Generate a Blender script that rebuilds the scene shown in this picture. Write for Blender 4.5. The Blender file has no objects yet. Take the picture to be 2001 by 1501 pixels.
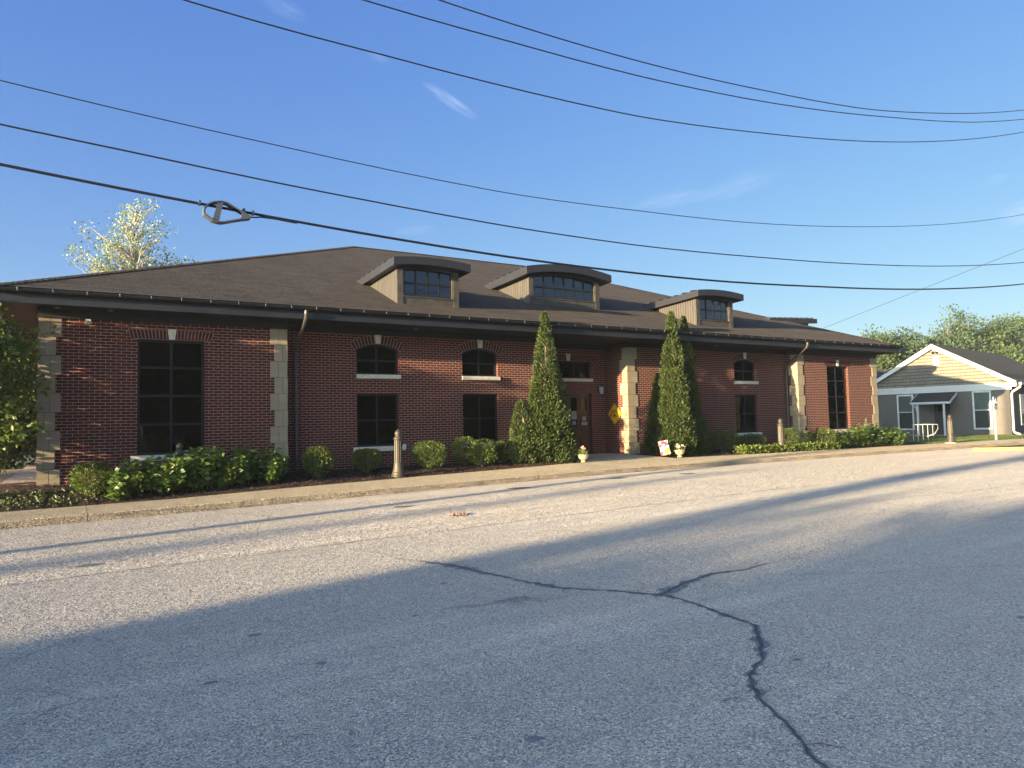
import bpy, math, random
import numpy as np
from mathutils import Vector, Matrix, geometry, noise
random.seed(7); rng = np.random.default_rng(7)
S = bpy.context.scene
COL = S.collection
PI = math.pi

# ------------------------------------------------------------------ materials
class NT:
    def __init__(s, tree): s.t = tree; s.n = tree.nodes; s.l = tree.links
    def __call__(s, typ, ins=None, **props):
        nd = s.n.new(typ)
        for k, v in props.items(): setattr(nd, k, v)
        for k, v in (ins or {}).items(): s.put(nd.inputs[k], v)
        return nd
    def put(s, sock, v):
        if isinstance(v, bpy.types.NodeSocket): s.l.new(v, sock)
        elif isinstance(v, bpy.types.Node): s.l.new(v.outputs[0], sock)
        else:
            if isinstance(v, tuple) and len(v) == 3 and sock.type == 'RGBA': v = v + (1,)
            sock.default_value = v
    def ramp(s, fac, stops, interp='LINEAR'):
        r = s('ShaderNodeValToRGB', {'Fac': fac}); cr = r.color_ramp; cr.interpolation = interp
        while len(cr.elements) < len(stops): cr.elements.new(0.5)
        for e, (p, c) in zip(cr.elements, stops):
            e.position = p; e.color = (c, c, c, 1) if not isinstance(c, tuple) else c + (1,)
        return r.outputs['Color']
    def mix(s, fac, a, b, blend='MIX'):
        m = s('ShaderNodeMix', data_type='RGBA', blend_type=blend)
        s.put(m.inputs[0], fac); s.put(m.inputs[6], a); s.put(m.inputs[7], b)
        return m.outputs[2]
    def math(s, op, a, b=0.0, c=0.0, clamp=False):
        m = s('ShaderNodeMath', operation=op, use_clamp=clamp)
        s.put(m.inputs[0], a); s.put(m.inputs[1], b); s.put(m.inputs[2], c)
        return m.outputs[0]
    def noise(s, vec, scale, detail=4.0, rough=0.55, dist=0.0):
        return s('ShaderNodeTexNoise', {'Vector': vec, 'Scale': scale, 'Detail': detail, 'Roughness': rough, 'Distortion': dist}).outputs['Fac']
    def scale(s, vec, sc, loc=(0, 0, 0)):
        return s('ShaderNodeMapping', {'Vector': vec, 'Location': loc, 'Scale': sc}).outputs[0]

def mat(name, fn):
    m = bpy.data.materials.new(name); m.use_nodes = True
    nt = NT(m.node_tree); nt.n.clear()
    out = nt('ShaderNodeOutputMaterial')
    p = nt('ShaderNodeBsdfPrincipled')
    nt.l.new(p.outputs[0], out.inputs[0])
    tc = nt('ShaderNodeTexCoord')
    fn(nt, p, tc, out)
    return m

def bump(nt, p, h, strength, dist):
    b = nt('ShaderNodeBump', {'Height': h, 'Strength': strength, 'Distance': dist})
    nt.l.new(b.outputs[0], p.inputs['Normal'])

def facet(nt, p, vec, cell, k, h=None, bs=0.5, dist=0.01):
    """every grain of a rough surface faces its own way (constant per cell, so it also works far away)"""
    c = nt('ShaderNodeTexVoronoi', {'Vector': vec, 'Scale': cell}).outputs['Color']
    d = nt('ShaderNodeVectorMath', {0: c, 1: (0.5, 0.5, 0.5)}, operation='SUBTRACT').outputs[0]
    d = nt('ShaderNodeVectorMath', {0: d, 1: (k, k, k)}, operation='MULTIPLY').outputs[0]
    base = nt('ShaderNodeNewGeometry').outputs['Normal']
    if h is not None: base = nt('ShaderNodeBump', {'Height': h, 'Strength': bs, 'Distance': dist}).outputs[0]
    a = nt('ShaderNodeVectorMath', {0: base, 1: d}, operation='ADD').outputs[0]
    nt.l.new(nt('ShaderNodeVectorMath', {0: a}, operation='NORMALIZE').outputs[0], p.inputs['Normal'])
    p.inputs['Diffuse Roughness'].default_value = 0.8

def simple(name, col, rough=0.6, metal=0.0, var=0.12, nscale=6.0, bmp=0.0, spec=0.5):
    def f(nt, p, tc, out):
        n = nt.noise(tc.outputs['Object'], nscale, 5)
        d = tuple(max(0.0, c * (1 - var * 1.6)) for c in col); l = tuple(min(1.0, c * (1 + var * 1.6)) for c in col)
        nt.put(p.inputs['Base Color'], nt.ramp(n, [(0.25, d), (0.75, l)]))
        p.inputs['Roughness'].default_value = rough; p.inputs['Metallic'].default_value = metal
        p.inputs['Specular IOR Level'].default_value = spec
        if bmp: bump(nt, p, nt.noise(tc.outputs['Object'], nscale * 12, 4), bmp, 0.01)
    return mat(name, f)

def brick_mat(name, bw, rh, c1, c2, mortar, msize=0.006, rough=0.9, bmp=0.6):
    def f(nt, p, tc, out):
        uv = tc.outputs['UV']
        b = nt('ShaderNodeTexBrick', {'Vector': uv, 'Color1': c1, 'Color2': c2, 'Mortar': mortar, 'Scale': 1.0,
               'Mortar Size': msize, 'Mortar Smooth': 0.15, 'Bias': 0.1, 'Brick Width': bw, 'Row Height': rh})
        n = nt.noise(uv, 1.3, 5); n2 = nt.noise(uv, 40, 3)
        c = nt.mix(nt.math('MULTIPLY', n, 0.55), b.outputs['Color'], tuple(x * 0.62 for x in c1))
        c = nt.mix(nt.math('MULTIPLY', n2, 0.25), c, tuple(x * 1.5 for x in c2))
        c = nt.mix(b.outputs['Fac'], c, mortar)
        st = nt.math('MULTIPLY', nt.ramp(nt.noise(nt.scale(uv, (1.6, 0.35, 1)), 1.7, 4), [(0.55, 0.0), (0.78, 1.0)]), 0.06)
        c = nt.mix(st, c, (0.30, 0.25, 0.22))
        nt.put(p.inputs['Base Color'], c)
        p.inputs['Roughness'].default_value = rough
        p.inputs['Specular IOR Level'].default_value = 0.25
        h = nt.math('ADD', nt.math('MULTIPLY', b.outputs['Fac'], -1.0), nt.math('MULTIPLY', n2, 0.5))
        bump(nt, p, h, bmp, 0.006)
    return mat(name, f)

M = {}
M['brick'] = brick_mat('brick', 0.2032, 0.06773, (0.112, 0.0195, 0.0115), (0.056, 0.013, 0.009), (0.43, 0.285, 0.225), msize=0.0044)
def _asph(base, lo, hi, cell, bs, cracks):
    def f(nt, p, tc, out):
        o = tc.outputs['Object']
        v = nt('ShaderNodeTexVoronoi', {'Vector': o, 'Scale': cell}).outputs
        stone = nt.ramp(nt('ShaderNodeSeparateColor', {'Color': v['Color']}).outputs[0], [(0.0, lo), (0.55, base), (0.8, base), (1.0, hi)])
        big = nt.noise(o, 0.35, 6, 0.6); mid = nt.noise(o, 3.0, 5, 0.6)
        fine = nt.noise(o, 160, 3, 0.6)
        c = nt.mix(nt.math('MULTIPLY', big, 0.6), stone, tuple(x * 0.66 for x in base))
        c = nt.mix(nt.ramp(mid, [(0.35, 0.30), (0.7, 0.0)]), c, tuple(x * 0.62 for x in base))
        c = nt.mix(nt.ramp(fine, [(0.40, 0.75), (0.60, 0.0)]), c, lo)
        # tyre worn streaks along the road and sparse oil drips
        stk = nt.noise(nt.scale(o, (0.12, 1.4, 1)), 1.0, 5, 0.6)
        c = nt.mix(nt.ramp(stk, [(0.52, 0.0), (0.72, 0.28)]), c, tuple(min(1, x * 1.25) for x in base))
        sp = nt('ShaderNodeTexVoronoi', {'Vector': nt.scale(o, (1, 1.0, 1)), 'Scale': 0.9, 'Randomness': 1.0}).outputs['Distance']
        spot = nt.ramp(nt.math('ADD', sp, nt.math('MULTIPLY', mid, 0.05)), [(0.045, 0.65), (0.075, 0.0)])
        c = nt.mix(spot, c, (0.05, 0.052, 0.055))
        if cracks:
            cv = nt('ShaderNodeTexVoronoi', {'Vector': nt.mix(0.14, o, nt('ShaderNodeTexNoise', {'Vector': o, 'Scale': 2.5, 'Detail': 5.0}).outputs['Color']), 'Scale': 0.22}, feature='DISTANCE_TO_EDGE').outputs['Distance']
            ck = nt.ramp(cv, [(0.0, 0.55), (0.0028, 0.0)])
            ck = nt.math('MULTIPLY', ck, nt.ramp(big, [(0.5, 0.0), (0.62, 1.0)]))
            c = nt.mix(ck, c, (0.05, 0.05, 0.05))
        nt.put(p.inputs['Base Color'], c)
        p.inputs['Roughness'].default_value = 0.9; p.inputs['Specular IOR Level'].default_value = 0.3
        h = nt.math('ADD', nt.math('MULTIPLY', v['Distance'], -1.0), nt.math('MULTIPLY', fine, 0.8))
        facet(nt, p, o, cell * 1.15, 1.25 if cell > 100 else 1.5, h, bs * 0.5, 0.006)
    return f
M['asphalt'] = mat('asphalt_road', _asph((0.55, 0.495, 0.43), (0.20, 0.182, 0.158), (0.90, 0.84, 0.75), 105, 0.8, True))
M['asphalt2'] = mat('asphalt_parking', _asph((0.60, 0.525, 0.44), (0.26, 0.23, 0.195), (0.88, 0.80, 0.69), 75, 1.0, True))
def _conc(nt, p, tc, out):
    o = tc.outputs['Object']
    n = nt.noise(o, 1.1, 6, 0.6); f = nt.noise(o, 90, 3); m = nt.noise(o, 7, 5, 0.65)
    c = nt.ramp(n, [(0.3, (0.48, 0.395, 0.265)), (0.7, (0.62, 0.515, 0.35))])
    c = nt.mix(nt.ramp(m, [(0.45, 0.4), (0.62, 0.0)]), c, (0.38, 0.30, 0.21))
    c = nt.mix(nt.math('MULTIPLY', f, 0.4), c, (0.34, 0.27, 0.19))
    nt.put(p.inputs['Base Color'], c); p.inputs['Roughness'].default_value = 0.9
    p.inputs['Specular IOR Level'].default_value = 0.25
    facet(nt, p, o, 120, 2.6, nt.math('ADD', f, m), 0.4, 0.005)
M['concrete'] = mat('concrete', _conc)
def _kerb(nt, p, tc, out):
    o = tc.outputs['Object']
    n = nt.noise(nt.scale(o, (0.8, 1, 4)), 2.0, 6, 0.65); f = nt.noise(o, 70, 4)
    c = nt.ramp(n, [(0.32, (0.20, 0.165, 0.125)), (0.52, (0.33, 0.265, 0.19)), (0.75, (0.46, 0.37, 0.265))])
    c = nt.mix(nt.math('MULTIPLY', f, 0.45), c, (0.16, 0.13, 0.10))
    nt.put(p.inputs['Base Color'], c); p.inputs['Roughness'].default_value = 0.95
    p.inputs['Specular IOR Level'].default_value = 0.2
    facet(nt, p, o, 90, 1.2, nt.math('ADD', f, n), 0.7, 0.008)
M['kerb'] = mat('kerb_face', _kerb)
def _stone(nt, p, tc, out):
    o = tc.outputs['Object']
    n = nt.noise(o, 2.2, 5); f = nt.noise(o, 60, 4, 0.7)
    isl = nt('ShaderNodeNewGeometry').outputs['Random Per Island']
    c = nt.mix(isl, (0.31, 0.25, 0.165), (0.38, 0.31, 0.205))
    c = nt.mix(nt.ramp(n, [(0.4, 0.5), (0.65, 0.0)]), c, (0.27, 0.22, 0.15))
    c = nt.mix(nt.math('MULTIPLY', f, 0.3), c, (0.28, 0.22, 0.14))
    nt.put(p.inputs['Base Color'], c); p.inputs['Roughness'].default_value = 0.9
    p.inputs['Specular IOR Level'].default_value = 0.2
    bump(nt, p, f, 0.6, 0.006)
M['stone'] = mat('tan_split_stone', _stone)
M['sill'] = simple('pale_cast_stone', (0.60, 0.54, 0.43), 0.85, 0, 0.12, 9, 0.3, 0.25)
M['mortar'] = simple('mortar', (0.40, 0.28, 0.24), 0.95, 0, 0.12, 12)
M['soldier'] = simple('soldier_brick', (0.066, 0.016, 0.012), 0.9, 0, 0.35, 14, 0.3, 0.25)
M['bronze'] = simple('dark_bronze_metal', (0.010, 0.011, 0.013), 0.5, 0.0, 0.2, 4, 0, 0.3)
M['fascia'] = simple('dark_fascia_metal', (0.016, 0.017, 0.020), 0.5, 0.0, 0.2, 3)
M['dormerroof'] = simple('bronze_dormer_roof', (0.017, 0.0165, 0.020), 0.5, 0.0, 0.1, 3)
def _clad(nt, p, tc, out):
    o = tc.outputs['UV']
    w = nt('ShaderNodeTexWave', {'Vector': o, 'Scale': 2.6, 'Distortion': 0.0}, wave_type='BANDS', bands_direction='X', wave_profile='SIN').outputs['Fac']
    n = nt.noise(nt.scale(o, (3, 0.4, 1)), 3.0, 5)
    c = nt.ramp(n, [(0.3, (0.040, 0.034, 0.028)), (0.7, (0.070, 0.059, 0.046))])
    nt.put(p.inputs['Base Color'], nt.mix(nt.ramp(w, [(0.0, 0.4), (0.15, 0.0)]), c, (0.05, 0.038, 0.028)))
    p.inputs['Roughness'].default_value = 0.6
    bump(nt, p, w, 0.5, 0.02)
M['cladding'] = mat('bronze_ribbed_cladding', _clad)
M['dormerpanel'] = simple('weathered_bronze_panel', (0.060, 0.050, 0.038), 0.6, 0, 0.3, 5)
M['soffit'] = simple('dark_brown_soffit', (0.009, 0.009, 0.010), 0.7, 0, 0.15, 5)
M['downspout'] = simple('bronze_downspout', (0.060, 0.050, 0.042), 0.45, 0, 0.15, 6)
M['hanger'] = simple('galvanised_strap', (0.28, 0.28, 0.29), 0.5, 0.3, 0.1, 20)
def shingle_mat(name, c1, c2, gap_shade, w, h, warm):
    def f(nt, p, tc, out):
        uv = tc.outputs['UV']
        j = nt('ShaderNodeTexNoise', {'Vector': uv, 'Scale': 1.2, 'Detail': 2.0}).outputs['Color']
        vec = nt.mix(0.006, uv, j)
        b = nt('ShaderNodeTexBrick', {'Vector': vec, 'Color1': c1, 'Color2': c2, 'Mortar': gap_shade, 'Scale': 1.0, 'Mortar Size': 0.006,
               'Mortar Smooth': 0.2, 'Bias': -0.1, 'Brick Width': w, 'Row Height': h}, offset=0.37, squash=1.4, squash_frequency=3)
        b2 = nt('ShaderNodeTexBrick', {'Vector': nt.scale(uv, (1, 1, 1), (0.13, 0, 0)), 'Color1': (1, 1, 1), 'Color2': (0, 0, 0), 'Mortar': (0.3, 0.3, 0.3), 'Scale': 1.0, 'Mortar Size': 0.0,
               'Bias': 0.0, 'Brick Width': w * 1.37, 'Row Height': h}, offset=0.29).outputs['Color']
        n = nt.noise(uv, 0.5, 5); g = nt.noise(uv, 120, 2)
        c = nt.mix(nt.math('MULTIPLY', b2, 0.5), b.outputs['Color'], warm)
        c = nt.mix(nt.math('MULTIPLY', n, 0.5), c, tuple(x * 0.7 for x in c2))
        c = nt.mix(nt.math('MULTIPLY', g, 0.35), c, tuple(x * 1.7 for x in c1))
        c = nt.mix(b.outputs['Fac'], c, gap_shade)
        saw = nt.math('FRACT', nt.math('DIVIDE', nt('ShaderNodeSeparateXYZ', {'Vector': vec}).outputs[1], h))
        c = nt.mix(nt.ramp(saw, [(0.13, 0.85), (0.26, 0.0)]), c, gap_shade)  # shade under each shingle course, painted as a dark band
        stn = nt.noise(nt.scale(uv, (1.6, 0.22, 1)), 1.0, 5, 0.6)
        c = nt.mix(nt.ramp(stn, [(0.5, 0.0), (0.75, 0.35)]), c, tuple(x * 0.6 for x in c2))
        nt.put(p.inputs['Base Color'], c); p.inputs['Roughness'].default_value = 0.95
        p.inputs['Specular IOR Level'].default_value = 0.2
        hh = nt.math('ADD', nt.math('MULTIPLY', saw, -0.9), nt.math('ADD', nt.math('MULTIPLY', b2, 0.6), nt.math('MULTIPLY', g, 0.35)))
        facet(nt, p, tc.outputs['Object'], 140, 1.3, hh, 0.8, 0.010)
    return mat(name, f)
M['shingle'] = shingle_mat('brown_asphalt_shingles', (0.064, 0.051, 0.041), (0.022, 0.018, 0.016), (0.005, 0.005, 0.005), 0.36, 0.145, (0.092, 0.075, 0.059))
M['shingle2'] = shingle_mat('charcoal_asphalt_shingles', (0.055, 0.052, 0.050), (0.032, 0.031, 0.030), (0.016, 0.016, 0.016), 0.33, 0.14, (0.062, 0.058, 0.054))
M['shake'] = shingle_mat('tan_shake_siding', (0.25, 0.215, 0.165), (0.175, 0.152, 0.120), (0.075, 0.065, 0.055), 0.17, 0.19, (0.31, 0.265, 0.20))
def _glass(tint, fres, warm=None):
    def f(nt, p, tc, out):
        nt.n.remove(p)
        tr = nt('ShaderNodeBsdfTransparent', {'Color': tint})
        nrm = nt('ShaderNodeBump', {'Height': nt.noise(tc.outputs['Object'], 1.6, 2), 'Strength': 0.03, 'Distance': 0.05})
        gl = nt('ShaderNodeBsdfGlossy', {'Color': (0.86, 0.88, 0.9), 'Roughness': 0.015, 'Normal': nrm.outputs[0]})
        fr = nt('ShaderNodeFresnel', {'IOR': fres})
        mx = nt('ShaderNodeMixShader', {0: fr.outputs[0], 1: tr.outputs[0], 2: gl.outputs[0]})
        nt.l.new(mx.outputs[0], out.inputs[0])
    return mat('window_glass', f)
M['glass'] = _glass((0.03, 0.034, 0.040), 1.33)
M['glass2'] = _glass((0.55, 0.58, 0.58), 1.5)
M['glass3'] = _glass((0.06, 0.065, 0.075), 1.9)
def leaf_mat(name, cols, rough=0.5, trans=0.35):
    def f(nt, p, tc, out):
        isl = nt('ShaderNodeNewGeometry').outputs['Random Per Island']
        n = nt.noise(tc.outputs['Object'], 1.4, 3)
        fac = nt.math('ADD', nt.math('MULTIPLY', isl, 0.65), nt.math('MULTIPLY', n, 0.35))
        k = len(cols) - 1
        c = nt.ramp(fac, [(0.15 + 0.7 * i / k, col) for i, col in enumerate(cols)])
        nt.put(p.inputs['Base Color'], c); p.inputs['Roughness'].default_value = rough
        p.inputs['Specular IOR Level'].default_value = 0.35
        t = nt('ShaderNodeBsdfTranslucent', {'Color': nt.mix(0.5, c, (0.20, 0.26, 0.02), 'MIX')})
        mx = nt('ShaderNodeMixShader', {0: trans, 1: p.outputs[0], 2: t.outputs[0]})
        nt.l.new(mx.outputs[0], out.inputs[0])
    return mat(name, f)
M['arbor'] = leaf_mat('arborvitae_sprays', [(0.015, 0.028, 0.007), (0.034, 0.056, 0.011), (0.061, 0.084, 0.017), (0.084, 0.094, 0.022)], 0.65, 0.18)
M['box'] = leaf_mat('boxwood_leaves', [(0.029, 0.054, 0.010), (0.073, 0.108, 0.018), (0.136, 0.164, 0.031)], 0.45, 0.25)
M['hyd'] = leaf_mat('broad_green_leaves', [(0.043, 0.082, 0.016), (0.082, 0.135, 0.026), (0.139, 0.189, 0.041)], 0.4, 0.3)
M['dog'] = leaf_mat('spring_green_leaves', [(0.041, 0.078, 0.013), (0.090, 0.139, 0.021), (0.172, 0.213, 0.037)], 0.45, 0.4)
M['spring'] = leaf_mat('pale_spring_leaves', [(0.17, 0.22, 0.13), (0.26, 0.31, 0.19), (0.34, 0.38, 0.24)], 0.6, 0.35)
M['far'] = leaf_mat('far_tree_leaves', [(0.035, 0.060, 0.018), (0.063, 0.094, 0.029), (0.101, 0.129, 0.045)], 0.7, 0.2)
M['farblue'] = leaf_mat('far_tree_leaves_cool', [(0.033, 0.061, 0.028), (0.056, 0.092, 0.041), (0.087, 0.122, 0.056)], 0.7, 0.2)
M['vari'] = leaf_mat('variegated_leaves', [(0.09, 0.10, 0.04), (0.22, 0.20, 0.09), (0.36, 0.28, 0.16)], 0.5, 0.2)
M['lime'] = leaf_mat('low_lime_leaves', [(0.060, 0.094, 0.013), (0.115, 0.153, 0.021), (0.181, 0.209, 0.038)], 0.45, 0.3)
M['grass'] = leaf_mat('grass_blades', [(0.055, 0.100, 0.020), (0.105, 0.150, 0.032), (0.19, 0.19, 0.07)], 0.6, 0.25)
M['weed'] = leaf_mat('dark_weeds', [(0.045, 0.075, 0.022), (0.085, 0.110, 0.040), (0.13, 0.135, 0.060)], 0.6, 0.15)
def _bark(nt, p, tc, out):
    o = tc.outputs['Object']
    n = nt.noise(nt.scale(o, (6, 6, 1.2)), 3, 6)
    nt.put(p.inputs['Base Color'], nt.ramp(n, [(0.3, (0.10, 0.075, 0.055)), (0.7, (0.24, 0.20, 0.155))]))
    p.inputs['Roughness'].default_value = 0.9; bump(nt, p, n, 0.8, 0.02)
M['bark'] = mat('bark', _bark)
M['palebark'] = simple('pale_bark', (0.36, 0.32, 0.25), 0.85, 0, 0.3, 5)
def _mulch(nt, p, tc, out):
    o = tc.outputs['Object']
    v = nt('ShaderNodeTexVoronoi', {'Vector': nt.scale(o, (1, 2.2, 1)), 'Scale': 26.0}).outputs
    n = nt.noise(o, 1.5, 5)
    c = nt.ramp(nt('ShaderNodeSeparateColor', {'Color': v['Color']}).outputs[0], [(0.0, (0.018, 0.012, 0.010)), (0.5, (0.045, 0.030, 0.024)), (0.85, (0.085, 0.055, 0.040)), (1.0, (0.15, 0.105, 0.075))])
    c = nt.mix(nt.ramp(n, [(0.4, 0.0), (0.75, 0.5)]), c, (0.095, 0.050, 0.036))
    nt.put(p.inputs['Base Color'], c); p.inputs['Roughness'].default_value = 0.95; p.inputs['Specular IOR Level'].default_value = 0.2
    bump(nt, p, nt.math('ADD', v['Distance'], nt.noise(o, 60, 3)), 1.0, 0.03)
M['mulch'] = mat('bark_mulch', _mulch)
def _gravel(nt, p, tc, out):
    o = tc.outputs['Object']
    v = nt('ShaderNodeTexVoronoi', {'Vector': o, 'Scale': 16.0}).outputs
    c = nt.ramp(nt('ShaderNodeSeparateColor', {'Color': v['Color']}).outputs[0], [(0, (0.22, 0.17, 0.12)), (0.6, (0.44, 0.36, 0.26)), (1, (0.62, 0.55, 0.44))])
    nt.put(p.inputs['Base Color'], c); p.inputs['Roughness'].default_value = 0.85
    bump(nt, p, v['Distance'], -1.0, 0.05)
M['gravel'] = mat('pea_gravel', _gravel)
def _ground(nt, p, tc, out):
    o = tc.outputs['Object']
    n = nt.noise(o, 0.6, 6); f = nt.noise(o, 30, 4)
    c = nt.ramp(n, [(0.3, (0.045, 0.075, 0.020)), (0.7, (0.10, 0.12, 0.04))])
    nt.put(p.inputs['Base Color'], nt.mix(nt.math('MULTIPLY', f, 0.4), c, (0.11, 0.09, 0.05)))
    p.inputs['Roughness'].default_value = 0.95; bump(nt, p, f, 0.8, 0.03)
M['ground'] = mat('lawn_soil', _ground)
M['bollard'] = simple('bronze_bollard_paint', (0.055, 0.042, 0.027), 0.5, 0.0, 0.18, 8, 0, 0.5)
M['white'] = simple('white_painted_trim', (0.60, 0.585, 0.54), 0.5, 0, 0.05, 3)
M['gutterwhite'] = simple('white_downspout', (0.58, 0.55, 0.47), 0.4, 0, 0.05, 3)
M['graybrick'] = brick_mat('grey_painted_brick', 0.2032, 0.06773, (0.165, 0.146, 0.124), (0.140, 0.124, 0.106), (0.12, 0.108, 0.095), 0.006, 0.85, 0.8)
M['housedoor'] = simple('charcoal_door', (0.030, 0.031, 0.034), 0.5)
M['blind'] = simple('pale_window_blind', (0.42, 0.46, 0.42), 0.8, 0, 0.06, 2)
M['blind2'] = simple('insect_screen', (0.20, 0.22, 0.21), 0.8, 0, 0.06, 2)
M['wood'] = simple('brown_stained_door_wood', (0.050, 0.022, 0.013), 0.45, 0, 0.25, 6)
M['paper'] = simple('paper_notice', (0.26, 0.26, 0.26), 0.8)
M['signyellow'] = simple('yellow_sign_face', (0.72, 0.36, 0.010), 0.4, 0, 0.05, 2)
M['black'] = simple('black_lettering', (0.012, 0.012, 0.012), 0.5)
M['blue'] = simple('blue_sign_face', (0.030, 0.060, 0.26), 0.45, 0, 0.08, 3)
M['signwhite'] = simple('sign_white', (0.80, 0.80, 0.78), 0.5)
M['urn'] = simple('cream_urn', (0.36, 0.30, 0.18), 0.75, 0, 0.2, 14, 0.4, 0.3)
M['soil'] = simple('potting_soil', (0.035, 0.025, 0.018), 0.95)
M['pink'] = simple('pink_petals', (0.72, 0.22, 0.26), 0.6, 0, 0.3, 30)
M['red'] = simple('red_petals', (0.55, 0.035, 0.07), 0.6, 0, 0.3, 30)
M['peach'] = simple('peach_petals', (0.70, 0.42, 0.26), 0.6, 0, 0.3, 30)
M['yellowkerb'] = None
def _yk(nt, p, tc, out):
    o = tc.outputs['Object']
    n = nt.noise(o, 5, 6, 0.65)
    nt.put(p.inputs['Base Color'], nt.ramp(n, [(0.36, (0.36, 0.31, 0.22)), (0.46, (0.50, 0.36, 0.11)), (0.7, (0.60, 0.44, 0.15))]))
    p.inputs['Roughness'].default_value = 0.85; bump(nt, p, n, 0.5, 0.01)
M['yellowkerb'] = mat('worn_yellow_kerb_paint', _yk)
def _mark(nt, p, tc, out):
    n = nt.noise(tc.outputs['Object'], 14, 6, 0.7)
    nt.put(p.inputs['Base Color'], nt.ramp(n, [(0.35, (0.32, 0.30, 0.27)), (0.5, (0.74, 0.72, 0.66))]))
    p.inputs['Roughness'].default_value = 0.9
M['mark'] = mat('worn_white_road_paint', _mark)
M['oil'] = simple('faded_oil', (0.15, 0.145, 0.14), 0.7, 0, 0.35, 25)
M['tar'] = simple('crack_sealant_tar', (0.085, 0.088, 0.095), 0.75, 0, 0.3, 20, 0.6, 0.3)
M['smear'] = simple('worn_sealant_smear', (0.20, 0.19, 0.18), 0.85, 0, 0.35, 30, 0.6, 0.3)
M['joint'] = simple('dark_stone_joint', (0.15, 0.115, 0.08), 0.95)
M['pothole'] = simple('rusty_rubble', (0.26, 0.15, 0.09), 0.95, 0, 0.5, 22, 0.8)
M['wire'] = simple('black_cable_jacket', (0.013, 0.015, 0.022), 0.5)
M['storage'] = simple('grey_cable_storage_bracket', (0.085, 0.090, 0.105), 0.45, 0.2, 0.1, 6)
M['poleWood'] = simple('weathered_pole_wood', (0.17, 0.13, 0.10), 0.9, 0, 0.3, 8)
M['interior'] = simple('dim_interior_wall', (0.20, 0.18, 0.15), 0.9)
M['drape'] = simple('tan_drape', (0.62, 0.36, 0.13), 0.8, 0, 0.25, 7)
M['lampglass'] = simple('frosted_lantern_glass', (0.30, 0.31, 0.33), 0.35)
M['outlet'] = simple('grey_white_box', (0.62, 0.60, 0.58), 0.6)

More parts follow.
